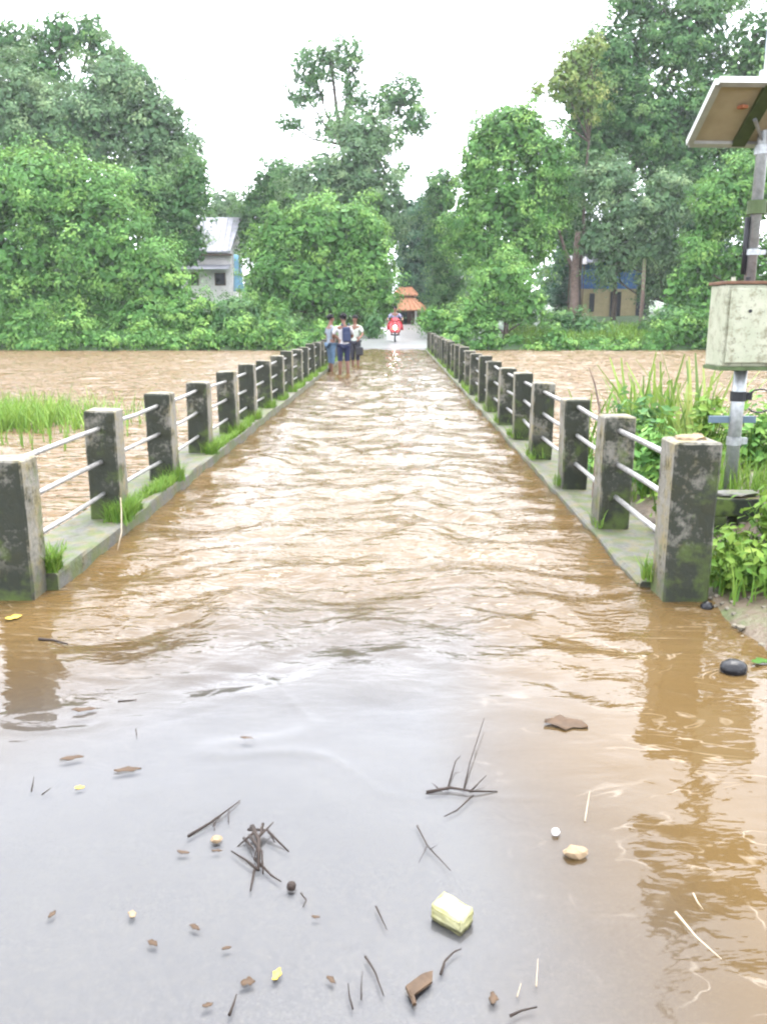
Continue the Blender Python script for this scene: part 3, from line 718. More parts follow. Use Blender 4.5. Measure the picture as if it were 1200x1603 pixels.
# tiled gatehouse at the end of the road
Yg = 80; a = at(631, 512, Yg); zb = gz(a.x, Yg)
zroadg = float(zroad(Yg)); zb = zroadg - .05
G = empty('tiled_gatehouse', (a.x + .2, Yg, zb), 0, 'small gatehouse with two-tier orange tiled roof at the end of the road', 'building')
zE = at(631, 485, Yg).z - zb; zM = at(631, 466, Yg).z - zb; zT = at(637, 449, Yg).z - zb
wd = 1.55
wl = MB(); wl.box((0, 1.6, zE / 2), (2 * wd, 2.6, zE)); wl.build('wall', REDWALL, G)
d = MB(); d.box((-.35, .27, zE * .42), (1.0, .1, zE * .84)); d.build('doorway', DARK, G)
for x in (-wd - .15, -.95, .95, wd + .15):
    p = MB(); p.box((x, -.35, zE / 2), (.20, .20, zE), 0, .02); p.box((x, -.35, .1), (.30, .30, .2)); p.build('pillar', WHITE, G)
def hip(hw0, z0, hw1, z1, y0, y1, inset): # hipped tier with thickness
    m = MB(); lo = [(-hw0, y0, z0), (hw0, y0, z0), (hw0, y1, z0), (-hw0, y1, z0)]; hi_ = [(-hw1, y0 + inset, z1), (hw1, y0 + inset, z1), (hw1, y1 - inset, z1), (-hw1, y1 - inset, z1)]
    vs = [m.bm.verts.new(v) for v in lo + hi_ + [(x, y, z - .1) for x, y, z in lo]]
    for i in range(4):
        j = (i + 1) % 4; m.bm.faces.new((vs[i], vs[j], vs[4 + j], vs[4 + i])); m.bm.faces.new((vs[8 + i], vs[8 + j], vs[j], vs[i]))
    m.bm.faces.new(vs[4:8]); m.bm.faces.new(vs[8:12][::-1]); return m
r1 = hip(wd + .55, zE, .85, zM, -.8, 3.6, 1.1).build('lower_roof', TILE, G)
nk = MB(); nk.box((0, 1.4, zM + .12), (1.5, 1.6, .34)); nk.build('neck', REDWALL, G)
r2 = hip(1.2, zM + .26, .55, zT, .2, 2.6, .8).build('upper_roof', TILE, G)
for rr_, hw0, z0, hw1, z1, y0, ins in ((r1, wd + .55, zE, .85, zM, -.8, 1.1), (r2, 1.2, zM + .26, .55, zT, .2, .8)):
    for i in range(9):
        u = -1 + 2 * i / 8; m = MB(); m.tube([(u * hw0 * .98, y0 - .01, z0 + .03), (u * hw1, y0 + ins, z1 + .02)], .045, 5); m.build('tile_ridge', TILE, rr_)
# blue and cream hut behind the bank on the right
Yk = 62; a = at(958, 492, Yk); zb = gz(a.x, Yk) - .2
K = empty('blue_hut', (a.x, Yk, zb), 0, 'cream hut with blue upper wall half hidden under the trees', 'hut')
z1 = at(958, 452, Yk).z - zb; z2 = at(958, 412, Yk).z - zb; hwk = 2.35
m = MB(); m.box((0, 1.5, z1 / 2), (2 * hwk, 3, z1)); m.build('wall', CREAM, K)
m = MB(); m.box((0, 1.5, (z1 + z2) / 2), (2 * hwk + .06, 3.06, z2 - z1)); m.build('upper_wall', BLUE, K)
m = MB(); m.prism([(-hwk - .5, -.6, z2 - .05), (-hwk - .5, -.6, z2 + .04), (-hwk - .5, 1.5, z2 + .9), (-hwk - .5, 3.6, z2 + .04), (-hwk - .5, 3.6, z2 - .05), (-hwk - .5, 1.5, z2 + .8)], (2 * hwk + 1, 0, 0)); m.build('roof', GREYROOF, K)
m = MB(); m.box((.15, -.03, z1 * .45), (.75, .08, z1 * .9)); m.build('door', DARK, K)
m = MB(); m.box((-1.55, -.03, z1 * .55), (.35, .08, z1 * .6)); m.build('window', DARK, K)
m = MB(); m.box((2.1, -.03, z1 * .5), (.9, .08, z1 * .8)); m.build('window', DARK, K)
p = at(903, 407, 61); q = MB()
for i in range(1): q.box((0, 0, 0), (1.3, .05, .75), 0, .02, Matrix.Rotation(R(-38), 3, 'X'))
s0 = empty('white_sheet', (p.x, 61, gz(p.x, 61)), 0, 'white sheet of roofing propped beside the blue-walled hut', 'sheet')
q.build('panel', WHITE, s0, loc=(0, 0, p.z - s0.location.z))
for x in (-.5, .5):
    q = MB(); q.tube([(x, 0, -.1), (x, 0, p.z - s0.location.z - .02)], .035, 6); q.build('prop', WOOD, s0)
# bare trunk in front of the hut
for px, Y, rr_, lab, bk in ((897, 57.5, .30, 'thick pale brown bare trunk beside the blue-walled hut', BARK_PALE), (960, 57, .16, 'slim dark bare trunk in front of the blue-walled hut', BARK)):
    x = at(px, 480, Y).x; z = gz(x, Y); o = empty('bare_trunk', (x, Y, z), 0, lab, 'tree trunk')
    m = MB(); m.tube([(0, 0, -.2), (.04, 0, 1.2), (-.05, 0, 2.8), (.1, .1, 5.6)], [rr_ * 1.3, rr_, rr_ * .9, rr_ * .7], 9); m.build('trunk', bk, o, True)
    m = MB(); m.tube([(-.02, 0, 2.9), (-.7, .2, 4.4), (-1.2, .3, 5.8)], [rr_ * .5, rr_ * .4, rr_ * .25], 7); m.build('limb', bk, o, True)
# young palm with hanging fronds
x = at(1003, 480, 55).x; z = gz(x, 55); PA = empty('young_palm', (x, 55, z), 0, 'young palm with pale drooping fronds beside the blue-walled hut', 'palm')
m = MB(); m.tube([(0, 0, -.2), (.05, 0, 1.5), (0, 0, at(1003, 405, 55).z - z)], [.16, .13, .11], 8); m.build('trunk', BARK_PALE, PA, True)
ct = Vector((0, 0, at(1003, 405, 55).z - z))
for i in range(9):
    az = i * 2 * math.pi / 9 + .25; ln = 2.6; Vv, Ff = [], []; sp = []
    for k in range(13):
        t = k / 12; sp.append(ct + Vector((math.cos(az) * ln * .62 * t ** .9, math.sin(az) * ln * .62 * t ** .9, .75 * t - 2.6 * t * t)))
    fr_ = MB(); fr_.tube(sp, [.03 * (1 - .8 * k / 12) for k in range(13)], 5); fo = fr_.build('frond', FOL['lime'], PA)
    for k in range(1, 13):
        d_ = (sp[k] - sp[k - 1]).normalized(); s_ = d_.cross(Vector((0, 0, 1))).normalized()
        for sg in (-1, 1):
            b0 = sp[k]; tip = b0 + s_ * sg * .42 + d_ * .28 - Vector((0, 0, .16)); i0 = len(Vv)
            Vv += [tuple(b0 - d_ * .035), tuple(b0 + d_ * .035), tuple((b0 + tip) / 2 + d_ * .03), tuple(tip)]; Ff.append((i0, i0 + 1, i0 + 3, i0 + 2))
    ob('leaflets', np_mesh('leaflets', Vv, Ff, FOL['grey'], None, False, {'tint': np.full(len(Ff), .8)}), fo)

# ---------------------------------------------------------------- gauge pole with solar panel
def cabinet_mat():
    n = NT('weathered_cream_paint'); o = n.obj()
    c = n.ramp(n.noise(5, 5, .6, o), [(.35, (.20, .21, .145)), (.7, (.27, .27, .20))])
    c = n.mix(n.ramp(n.noise(13, 5, .7, o), [(.50, 0.), (.66, .85)]), c, (.10, .09, .05))
    c = n.mix(n.ramp(n.noise(40, 3, .7, o), [(.58, 0.), (.7, .7)]), c, (.06, .055, .035))
    n.pbr(c, .55, n.bump(n.noise(40, 3, .6, o), .1, .01), .4); return n.m
CAB = cabinet_mat()
PANELBACK = plain('panel_back', (.34, .29, .20), .6, .12, 6)
ALU = plain('aluminium', (.32, .32, .30), .4, .12, 12, .5, .3)
BLACKP = plain('black_plastic', (.018, .018, .02), .4, .2, 10)
BAND = plain('dark_olive_bracket', (.05, .07, .03), .6, .3, 10)
BLUEGREY = plain('blue_grey_enamel', (.07, .10, .125), .5, .2, 8)
YP = 6.15; xp = at(1140, 770, YP).x; zp = gz(xp, YP) - .1
def PL(px, py, dy=0): v = at(px, py, YP + dy); return v - Vector((xp, YP, zp))
E = empty('gauge_pole', (xp, YP, zp), 0, 'grey metal pole carrying a solar panel and clamps on the near bank', 'pole')
ztop = 4.6 - zp; m = MB(); m.tube([(0, 0, 0), (0, 0, PL(1140, 500).z)], .047, 14); m.build('lower_tube', STEEL, E, True)
m = MB(); m.tube([(0, 0, PL(1140, 500).z - .05), (0, 0, ztop)], .038, 14); m.build('upper_tube', STEEL, E, True)
for py, hh, rr_, mt in ((325, .045, .062, BAND), (690, .03, .054, STEEL), (620, .035, .056, BLACKP), (235, .03, .05, STEEL), (395, .02, .05, STEEL)):
    z = PL(1140, py).z; m = MB(); m.tube([(0, 0, z - hh), (0, 0, z + hh)], rr_, 14); m.box((rr_ + .015, 0, z), (.05, .03, hh * 1.6)); m.build('clamp', mt, E)
m = MB(); z = PL(1140, 657).z; m.box((-.02, .02, z), (.34, .035, .05), 0, .004); m.build('cross_arm', BLUEGREY, E)
m = MB(); m.tube([(-.05, 0, PL(1140, 430).z), (-.055, 0, PL(1140, 340).z)], .018, 8); m.build('conduit', BLACKP, E, True)
cz = PL(1140, 625).z; pts = [(.05 + .10 * (1 - math.cos(t)) , -.02, cz + .085 * math.sin(t) - .01) for t in np.linspace(0, 5.6, 16)]
m = MB(); m.tube(pts, .006, 6); m.tube([pts[8], (.4, .0, cz - .0), (.9, .1, cz + .02)], .006, 6); m.tube([(.22, 0, cz + .06), (.45, .05, cz + .2), (.8, .1, cz + .55)], .005, 6); m.build('cable', BLACKP, E, True)
# solar panel: far low edge, near high edge
A = PL(1078, 223, .10); B_ = PL(1124, 127, -.47); wdt = 1.02
A2 = A + Vector((wdt, 0, -.012)); B2 = B_ + Vector((wdt, 0, -.012))
up_ = (A2 - A).cross(B_ - A).normalized(); up_ = up_ if up_.z > 0 else -up_
m = MB(); m.prism([A, A2, B2, B_], up_ * .006); pno = m.build('solar_panel', PANELBACK, E)
m = MB(); m.prism([A + up_ * .008, A2 + up_ * .008, B2 + up_ * .008, B_ + up_ * .008], up_ * .006); m.build('cells', plain('solar_cells', (.012, .016, .045), .15, .2, 6), pno)
for p0, p1 in ((A, A2), (A2, B2), (B2, B_), (B_, A)):
    m = MB(); d_ = (p1 - p0).normalized(); s_ = up_.cross(d_) * .022
    m.prism([p0 - s_ - up_ * .024, p0 + s_ - up_ * .024, p0 + s_ + up_ * .018, p0 - s_ + up_ * .018], p1 - p0); m.build('frame', ALU, pno)
u0 = A.lerp(A2, .62); u1 = B_.lerp(B2, .62); m = MB(); s_ = (A2 - A).normalized() * .045
u0 = A.lerp(A2, .33) ; u1 = B_.lerp(B2, .33)
m.prism([u0 - s_, u0 + s_, u0 + s_ - up_ * .03, u0 - s_ - up_ * .03], u1 - u0); m.build('mounting_strut', BAND, pno)
u2 = A.lerp(A2, .66); u3 = B_.lerp(B2, .66); m = MB(); m.prism([u2 - s_, u2 + s_, u2 + s_ - up_ * .03, u2 - s_ - up_ * .03], u3 - u2); m.build('mounting_strut', BAND, pno)
c_ = (u0 + u1) / 2 - up_ * .04; c2 = (u2 + u3) / 2 - up_ * .04
m = MB(); m.tube([c_, (0, 0, c_.z - .1), c2], .014, 7); m.tube([(A.lerp(A2, .5) - up_ * .02), (0, 0, A.z - .18)], .012, 6); m.build('bracket', STEEL, pno)
jb = A.lerp(B2, .44) - up_ * .02; m = MB(); jb = (A * .35 + B_ * .65).lerp(A2 * .35 + B2 * .65, .22) - up_ * .018
m.box(jb, (.05, .05, .02), .4, .004); m.build('junction_box', plain('rust', (.26, .10, .05), .8, .3, 20), pno)
# arm and instrument at the top
z = PL(1180, 119).z; m = MB(); m.box((.18, -.02, z), (.5, .045, .06), 0, .005); m.build('side_arm', STEEL, E)
m = MB(); m.tube([(.08, -.02, z + .03), (.08, -.02, z + .28)], .075, 14); m.tube([(.08, -.02, z + .28), (.08, -.02, z + .31)], .085, 14); m.build('rain_gauge', BLUEGREY, E)
m = MB(); m.tube([(-.02, 0, ztop - .05), (-.02, 0, ztop + .3)], .012, 6); m.box((.0, -.0, PL(1170, 40).z), (.07, .07, .3), 0, .01); m.build('aerial_box', BLUEGREY, E)
m = MB(); m.tube([(.28, -.02, z - .03), (.27, -.02, z - .35), (.05, 0, z - .5)], .012, 7); m.build('stay', STEEL, E)
# metal cabinet fixed to the pole
fz0, fz1 = PL(1110, 571).z, PL(1118, 447).z; xl_ = at(1131, 510, YP - .22).x - xp; wb = .52; dp = .30
B0 = empty('metal_cabinet', (xp, YP - .02, zp + fz0), 0, 'weathered cream metal cabinet strapped on the grey pole', 'cabinet')
cyy = -.19; hb = fz1 - fz0
m = MB(); m.box((xl_ + wb / 2, cyy + dp / 2 - .02, hb / 2), (wb, dp, hb), 0, .012); cb = m.build('body', CAB, B0)
m = MB(); m.box((xl_ + wb / 2, cyy - .034, hb / 2), (wb - .05, .022, hb - .05), 0, .008); dr = m.build('door', CAB, B0)
m = MB(); m.box((xl_ + wb - .10, cyy - .055, hb * .5), (.03, .025, .09), 0, .005); m.build('handle', BLACKP, dr)
m = MB(); m.tube([(xl_ + .16, cyy - .05, hb * .68), (xl_ + .16, cyy - .058, hb * .68)], .012, 8); m.build('keyhole', BLACKP, dr)
m = MB(); m.box((xl_ + wb / 2, cyy + dp / 2 - .02, -.014), (wb + .015, dp + .015, .028), 0, .003); m.build('base_plate', BAND, B0)
m = MB(); m.box((xl_ + wb / 2, cyy + dp / 2 - .02, hb + .012), (wb + .03, dp + .03, .022), 0, .005); m.build('lid', plain('rusty_lid', (.10, .055, .035), .7, .35, 12), B0)
for x in (.06, .16):
    m = MB(); m.tube([(xl_ + x, cyy + .04, hb + .02), (xl_ + x, cyy + .04, hb + .05)], .016, 8); m.build('gland', BLACKP if x > .1 else CAB, B0)
# black mossy concrete stub beside the end post
sl = at(1113, 790, 5.35); x0, x1 = sl.x, at(1193, 790, 5.35).x; zt = at(1150, 781, 5.35).z
STB = empty('concrete_stub', ((x0 + x1) / 2, 5.45, gz((x0 + x1) / 2, 5.45) - .1), 0, 'black mossy concrete frame stub between the end post and the pole', 'concrete block')
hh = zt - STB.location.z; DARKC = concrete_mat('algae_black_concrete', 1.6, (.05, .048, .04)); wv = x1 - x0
for nm, c, d_ in (('lintel', (0, 0, hh - .06), (wv, .2, .12)), ('leg', (wv / 2 - .075, 0, (hh - .12) / 2), (.15, .2, hh - .12)), ('leg', (-wv / 2 + .055, 0, (hh - .12) / 2), (.11, .2, hh - .12))):
    m = MB(); m.box(c, d_, 0, .012); m.build(nm, DARKC, STB)
m = MB(); m.ball((.02, 0, hh + .015), (.15, .08, .022), 2, .25, 4); m.build('cap_rubble', KERB, STB)

# ---------------------------------------------------------------- people
def skin(name, joints, edges, mat, parent, sub=2, root=0):
    """joints: {key: (co, rx, ry)}; grows one continuous surface over the skeleton"""
    ks = list(joints); ix = {k: i for i, k in enumerate(ks)}
    me = bpy.data.meshes.new(name); me.from_pydata([joints[k][0] for k in ks], [(ix[a_], ix[b_]) for a_, b_ in edges], [])
    o = ob(name, me, parent); md = o.modifiers.new('skin', 'SKIN'); md.use_smooth_shade = True; md.branch_smoothing = .5
    sv_ = me.skin_vertices[0].data
    for k in ks: sv_[ix[k]].radius = (joints[k][1], joints[k][2]); sv_[ix[k]].use_root = (ix[k] == root)
    s_ = o.modifiers.new('sub', 'SUBSURF'); s_.levels = sub; s_.render_levels = sub
    me.materials.append(mat); return o
SKIN = plain('skin', (.12, .062, .042), .5, .1, 6)
HAIR = plain('black_hair', (.006, .0055, .006), .9, .3, 60)
SHOE = plain('sandal', (.05, .035, .03), .6, .2, 20)
def person(label, loc, rz, shirt, lower, elbows, wrists, knees=((-.09, .03, .50), (.09, .0, .50)), feet=((-.10, .02, .07), (.10, -.04, .07)), hem=.06, lower_name='trousers', hips=(0, 0, .93), lean=0., group=None, sit=False, sc=1.0):
    root = empty('person', loc, rz, label, 'person', group); root.scale = (sc * 1.1, sc * 1.12, sc)
    h = Vector(hips); J = {}
    def j(k, co, a, b_): J[k] = (tuple(co), a, b_)
    L = lambda x, y, z: h + Vector((x, y + lean * (z), z))
    j('pel', h, .135, .10); j('waist', L(0, .0, .18), .12, .09); j('chest', L(0, .0, .38), .15, .105); j('nb', L(0, -.01, .52), .065, .06)
    j('nk', L(0, .0, .58), .05, .052); j('hd0', L(0, .025, .645), .062, .072); j('hd1', L(0, .02, .71), .075, .092); j('hd2', L(0, .008, .785), .055, .068)
    j('nose', L(0, .115, .69), .012, .012)
    Eg = [('pel', 'waist'), ('waist', 'chest'), ('chest', 'nb'), ('nb', 'nk'), ('nk', 'hd0'), ('hd0', 'hd1'), ('hd1', 'hd2'), ('hd1', 'nose')]
    for s_, t in ((-1, 'l'), (1, 'r')):
        i = 0 if s_ < 0 else 1
        j('ear' + t, L(s_ * .085, .01, .70), .012, .016); Eg.append(('hd1', 'ear' + t))
        j('sh' + t, L(s_ * .175, 0, .45), .058, .055); Eg.append(('chest', 'sh' + t))
        e = Vector(elbows[i]); wv_ = Vector(wrists[i]); j('el' + t, e, .042, .042); j('wr' + t, wv_, .027, .03)
        d_ = (wv_ - e).normalized(); pm = wv_ + d_ * .065; j('pm' + t, pm, .020, .036)
        Eg += [('sh' + t, 'el' + t), ('el' + t, 'wr' + t), ('wr' + t, 'pm' + t)]
        sd_ = d_.cross(Vector((1, .2, 0))).normalized()
        for f, (o_, ln) in enumerate(((-.027, .075), (-.009, .09), (.009, .085), (.027, .068))):
            b1 = pm + d_ * .04 + sd_ * o_; j(f'f{f}{t}', b1, .009, .009); j(f'g{f}{t}', b1 + d_ * ln * .5 + Vector((-s_ * .006, .012, 0)), .008, .008); Eg += [('pm' + t, f'f{f}{t}'), (f'f{f}{t}', f'g{f}{t}')]
        j('th' + t, wv_ + d_ * .06 + sd_ * -.055, .010, .010); Eg.append(('wr' + t, 'th' + t))
        k = Vector(knees[i]); ft = Vector(feet[i]); hp = h + Vector((s_ * .085, .0, -.06))
        j('hp' + t, hp, .085, .09); j('kn' + t, k, .056, .06); j('cf' + t, k.lerp(ft, .35) + Vector((0, -.012, 0)), .052, .056); j('an' + t, ft, .036, .038)
        j('toe' + t, ft + Vector((s_ * .03, .16, -.035)), .036, .024)
        Eg += [('pel', 'hp' + t), ('hp' + t, 'kn' + t), ('kn' + t, 'cf' + t), ('cf' + t, 'an' + t), ('an' + t, 'toe' + t)]
    bo = skin('body', J, Eg, SKIN, root)
    SJ = {k: (J[k][0], J[k][1] + .018, J[k][2] + .022) for k in ('pel', 'waist', 'chest', 'shl', 'shr')}
    SJ['nb'] = (J['nb'][0], .075, .07); SJ['hem'] = (tuple(h + Vector((0, 0, -.10))), .165, .125)
    for t in 'lr':
        e = Vector(J['sh' + t][0]).lerp(Vector(J['el' + t][0]), .85); SJ['sl' + t] = (tuple(e), .062, .060)
    skin('shirt', SJ, [('hem', 'pel'), ('pel', 'waist'), ('waist', 'chest'), ('chest', 'nb'), ('chest', 'shl'), ('chest', 'shr'), ('shl', 'sll'), ('shr', 'slr')], shirt, root, 2, 1)
    TJ = {'pel': (tuple(h + Vector((0, 0, .02))), .142, .112)}; TE = []
    for t in 'lr':
        TJ['hp' + t] = (J['hp' + t][0], .095, .10); TJ['kn' + t] = (J['kn' + t][0], .072, .076); TE += [('pel', 'hp' + t), ('hp' + t, 'kn' + t)]
        k = Vector(J['kn' + t][0]); ft = Vector(J['an' + t][0]); q_ = (k.z - hem) / max(.01, k.z - ft.z) if hem < k.z else 0
        if q_ > .05: TJ['cu' + t] = (tuple(k.lerp(ft, min(.97, q_))), .066, .068); TE.append(('kn' + t, 'cu' + t))
    skin(lower_name, TJ, TE, lower, root)
    hd = Vector(J['hd1'][0]); m = MB(); m.ball(hd + Vector((0, -.028, .045)), (.094, .105, .098), 2, .03, 3); m.build('hair', HAIR, root, True)
    for s_ in (-1, 1):
        m = MB(); m.ball(hd + Vector((s_ * .034, .092, -.005)), (.013, .008, .008), 1); m.build('eye', HAIR, root)
        m = MB(); ft = Vector(feet[0 if s_ < 0 else 1]); m.box(ft + Vector((s_ * .015, .06, -.062)), (.095, .26, .024), -s_ * .15, .01); m.build('sandal', SHOE, root)
    m = MB(); m.ball(hd + Vector((0, .092, -.062)), (.024, .008, .007), 1); m.build('mouth', plain('lips', (.16, .06, .05), .5), root)
    return root
CL = dict(grey=plain('grey_blue_cloth', (.13, .15, .17), .85, .15, 12), jeans=plain('blue_denim', (.06, .10, .15), .85, .2, 14), white=plain('white_cloth', (.28, .27, .27), .85, .08, 10),
          navy=plain('navy_cloth', (.014, .018, .042), .85, .25, 12), cream=plain('pale_green_cloth', (.26, .28, .24), .85, .1, 10), char=plain('charcoal_cloth', (.025, .025, .032), .85, .2, 12),
          lilac=plain('lilac_cloth', (.13, .125, .18), .85, .15, 10), red=plain('red_raincloth', (.22, .012, .016), .5, .2, 10), slate=plain('slate_blue_cloth', (.022, .028, .055), .85, .2, 12))
ZW = -.09
PX = lambda px, Y: at(px, 560, Y).x
gp = 'people standing in the flood on the bridge'
person('person in grey-blue shirt and rolled blue jeans beside the railing', (PX(518, 25.2), 25.2, ZW), R(-60), CL['grey'], CL['jeans'], ((-.25, .0, 1.13), (.24, .02, 1.13)), ((-.26, .12, .92), (.22, .2, .98)), hem=.30, group=gp, sc=1.0)
person('person in white shirt and dark knee-length wrap, seen from behind', (PX(538, 24.2), 24.2, ZW), R(15), CL['white'], CL['navy'], ((-.27, .04, 1.14), (.25, .06, 1.13)), ((-.20, .22, 1.04), (.17, .25, 1.05)), hem=.42, lower_name='wrap', group=gp, sc=1.01)
person('person in pale green shirt and charcoal trousers furthest from the railing', (PX(556, 28.4), 28.4, ZW), R(160), CL['cream'], CL['char'], ((-.26, .02, 1.14), (.28, .05, 1.16)), ((-.22, .2, 1.0), (.34, .24, 1.22)), hem=.25, group=gp, sc=.99)
# rucksack on the back of the one in white
p = Vector((PX(541, 24.05), 23.98, ZW)); BP = empty('rucksack', (p.x, p.y, ZW + 1.0), R(15), 'slate blue rucksack on the back of the person in white', 'bag')
m = MB(); m.box((0.03, 0, .20), (.23, .15, .42), 0, .06); m.build('bag_body', CL['slate'], BP)
m = MB(); m.box((0.03, -.085, .13), (.21, .05, .22), 0, .02); m.build('pocket', CL['slate'], BP)
for x in (-.07, .13):
    m = MB(); m.tube([(x, .07, .45), (x, .14, .50), (x, .22, .48)], .02, 6); m.build('strap', CL['slate'], BP)
# bag hanging from the third person's hand
p = at(560, 562, 28.2); HB = empty('carrier_bag', (p.x + .05, 28.2, ZW + .42), 0, 'small black carrier bag held by the person in pale green', 'bag')
m = MB(); m.box((0, 0, .15), (.26, .1, .28), 0, .04); m.build('sack', BLACKP, HB); m = MB(); m.tube([(-.06, 0, .28), (-.03, 0, .5), (.03, 0, .5), (.06, 0, .28)], .008, 6); m.build('handle', BLACKP, HB)

# ---------------------------------------------------------------- red scooter with rider
YS = 46.6; xs_ = at(618, 530, YS).x; zs = float(zroad(YS)) + .005
SC = empty('red_scooter', (xs_, YS, zs), 0, 'red scooter with lit headlamp coming off the far road', 'scooter'); SC.scale = (1.1,) * 3
RED = plain('red_paint', (.28, .01, .013), .25, .1, 5, .6); RUB = plain('tyre_rubber', (.02, .02, .02), .8, .2, 20)
def wheel(y):
    bm = bmesh.new(); n, k = 24, 8
    vs = [[bm.verts.new((.045 * math.cos(b_), y + (.195 + .048 * math.sin(b_)) * math.cos(a_), .245 + (.195 + .048 * math.sin(b_)) * math.sin(a_))) for b_ in np.linspace(0, 2 * math.pi, k, False)] for a_ in np.linspace(0, 2 * math.pi, n, False)]
    for i in range(n):
        for q_ in range(k): bm.faces.new((vs[i][q_], vs[(i + 1) % n][q_], vs[(i + 1) % n][(q_ + 1) % k], vs[i][(q_ + 1) % k]))
    me = bpy.data.meshes.new('wheel'); bm.to_mesh(me); bm.free(); me.materials.append(RUB); o = ob('wheel', me, SC)
    m = MB(); m.tube([(-.03, y, .245), (.03, y, .245)], .15, 16); m.build('rim', ALU, o)
wheel(-.62); wheel(.62)
m = MB(); m.prism([(-.12, -.52, .42), (.12, -.52, .42), (.26, -.36, .62), (.27, -.30, .86), (.16, -.30, 1.0), (-.16, -.30, 1.0), (-.27, -.30, .86), (-.26, -.36, .62)], (0, .07, 0)); m.box((0, -.45, .70), (.26, .14, .46), 0, .05); m.build('front_apron', RED, SC)
m = MB(); m.box((0, -.62, .52), (.15, .34, .06), 0, .025); m.build('front_mudguard', RED, SC)
m = MB(); m.box((0, .42, .58), (.36, .72, .30), 0, .08); m.build('rear_body', RED, SC)
m = MB(); m.box((0, -.02, .33), (.34, .6, .07), 0, .02); m.build('floorboard', BLACKP, SC)
m = MB(); m.box((0, .36, .77), (.30, .74, .10), 0, .04); m.build('seat', BLACKP, SC)
m = MB(); m.tube([(0, -.60, .25), (0, -.40, .95)], .03, 8); m.build('fork', STEEL, SC)
m = MB(); m.tube([(-.36, -.22, 1.02), (-.15, -.33, 1.04), (.15, -.33, 1.04), (.36, -.22, 1.02)], .018, 8); hbn = m.build('handlebar', BLACKP, SC); m = MB(); m.box((0, -.36, 1.03), (.26, .16, .15), 0, .05); m.build('cowl', RED, hbn)
for s_ in (-1, 1):
    m = MB(); m.tube([(s_ * .28, -.26, 1.03), (s_ * .33, -.24, 1.2)], .008, 6); m.ball((s_ * .34, -.24, 1.24), (.06, .02, .045), 2); m.build('mirror', BLACKP, SC)
    m = MB(); m.ball((s_ * .15, -.53, .62), (.035, .02, .035), 1); m.build('indicator', plain('amber_lens', (.6, .2, .02), .3), SC)
lm = NT('lit_headlamp'); em = lm.n('Emission'); em.inputs[0].default_value = (1, .93, .85, 1); em.inputs[1].default_value = 8; lm.l(em.outputs[0], lm.out.inputs[0])
m = MB(); m.ball((0, -.535, .70), (.085, .03, .085), 2); m.build('headlamp', lm.m, SC, True)
rd = person('person in lilac shirt and red rain cape riding the red scooter', (xs_, YS + .22, zs - .08), R(180), CL['lilac'], CL['red'], ((-.34, .16, 1.16), (.34, .16, 1.16)), ((-.33, .42, 1.10), (.33, .42, 1.10)),
       knees=((-.24, .40, .84), (.24, .40, .84)), feet=((-.15, .32, .46), (.15, .32, .46)), hem=.50, lower_name='rain_trousers', hips=(0, 0, .96), lean=.04, sc=1.1)
# rain cape over the knees
m = MB(); Vc = []
for i in range(9):
    u = -1 + i / 4
    for k_, (yy, zz, ww) in enumerate(((-.26, 1.16, .20), (-.34, 1.02, .32), (-.40, .80, .40), (-.36, .60, .42))): Vc.append((u * ww, yy + .16 * u * u, zz - .05 * u * u))
co = ob('rain_cape', np_mesh('rain_cape', Vc, grid_faces(4, 9), CL['red'], smooth=True), None, (xs_, YS + .16, zs)); sm = co.modifiers.new('thick', 'SOLIDIFY'); sm.thickness = .012
co.scale = (1.1,) * 3; tag(co, 'red rain cape spread over the knees of the scooter rider', 'cape')

# ---------------------------------------------------------------- debris on the flooded road
LEAFY = plain('yellow_leaf', (.34, .24, .04), .5, .2, 20); LEAFB = plain('brown_leaf', (.045, .028, .016), .6, .35, 20); TAN = plain('tan_husk', (.16, .115, .07), .7, .25, 20)
FOAM = NT('yellowed_foam'); o_ = FOAM.obj(); FOAM.pbr(FOAM.ramp(FOAM.noise(14, 5, .65, o_), [(.3, (.19, .18, .07)), (.65, (.29, .28, .16))]), .8, FOAM.bump(FOAM.noise(55, 3, .7, o_), .5, .01), .2); FOAM = FOAM.m
PALESTICK = plain('pale_stick', (.22, .18, .13), .6, .2, 20); ROCK = plain('black_wet_rock', (.007, .007, .008), .28, .4, 14, .22, 0, .4)
ZD = .0125
def stick(name, label, cat, pts, rad, mat=TWIG, lift=None, twigs=(), group='twigs and bark washed onto the road'):
    P = [onz(px, py, ZD) for px, py in pts]; c = P[0].copy(); lift = lift or [0] * len(P)
    rr_ = random.Random(int(pts[0][0] * 7 + pts[0][1]))
    Q = [p - c + Vector((rr_.uniform(-1, 1) * rad * .6, rr_.uniform(-1, 1) * rad, l_)) for p, l_ in zip(P, lift)]
    m = MB(); R_ = [rad * (1 - .6 * i / max(1, len(Q) - 1)) for i in range(len(Q))]; m.tube(Q, R_, 6)
    if not twigs: return tag(m.build(name, mat, None, True, c), label, cat, group)
    root = empty(name, c, 0, label, cat, group); m.build('stem', mat, root, True)
    for tp, tl in twigs:
        T = [onz(px, py, ZD) - c + Vector((0, 0, l_)) for (px, py), l_ in zip(tp, tl)]
        m = MB(); m.tube(T, [rad * .55 * (1 - .6 * i / max(1, len(T) - 1)) for i in range(len(T))], 5); m.build('side_twig', mat, root, True)
    return root
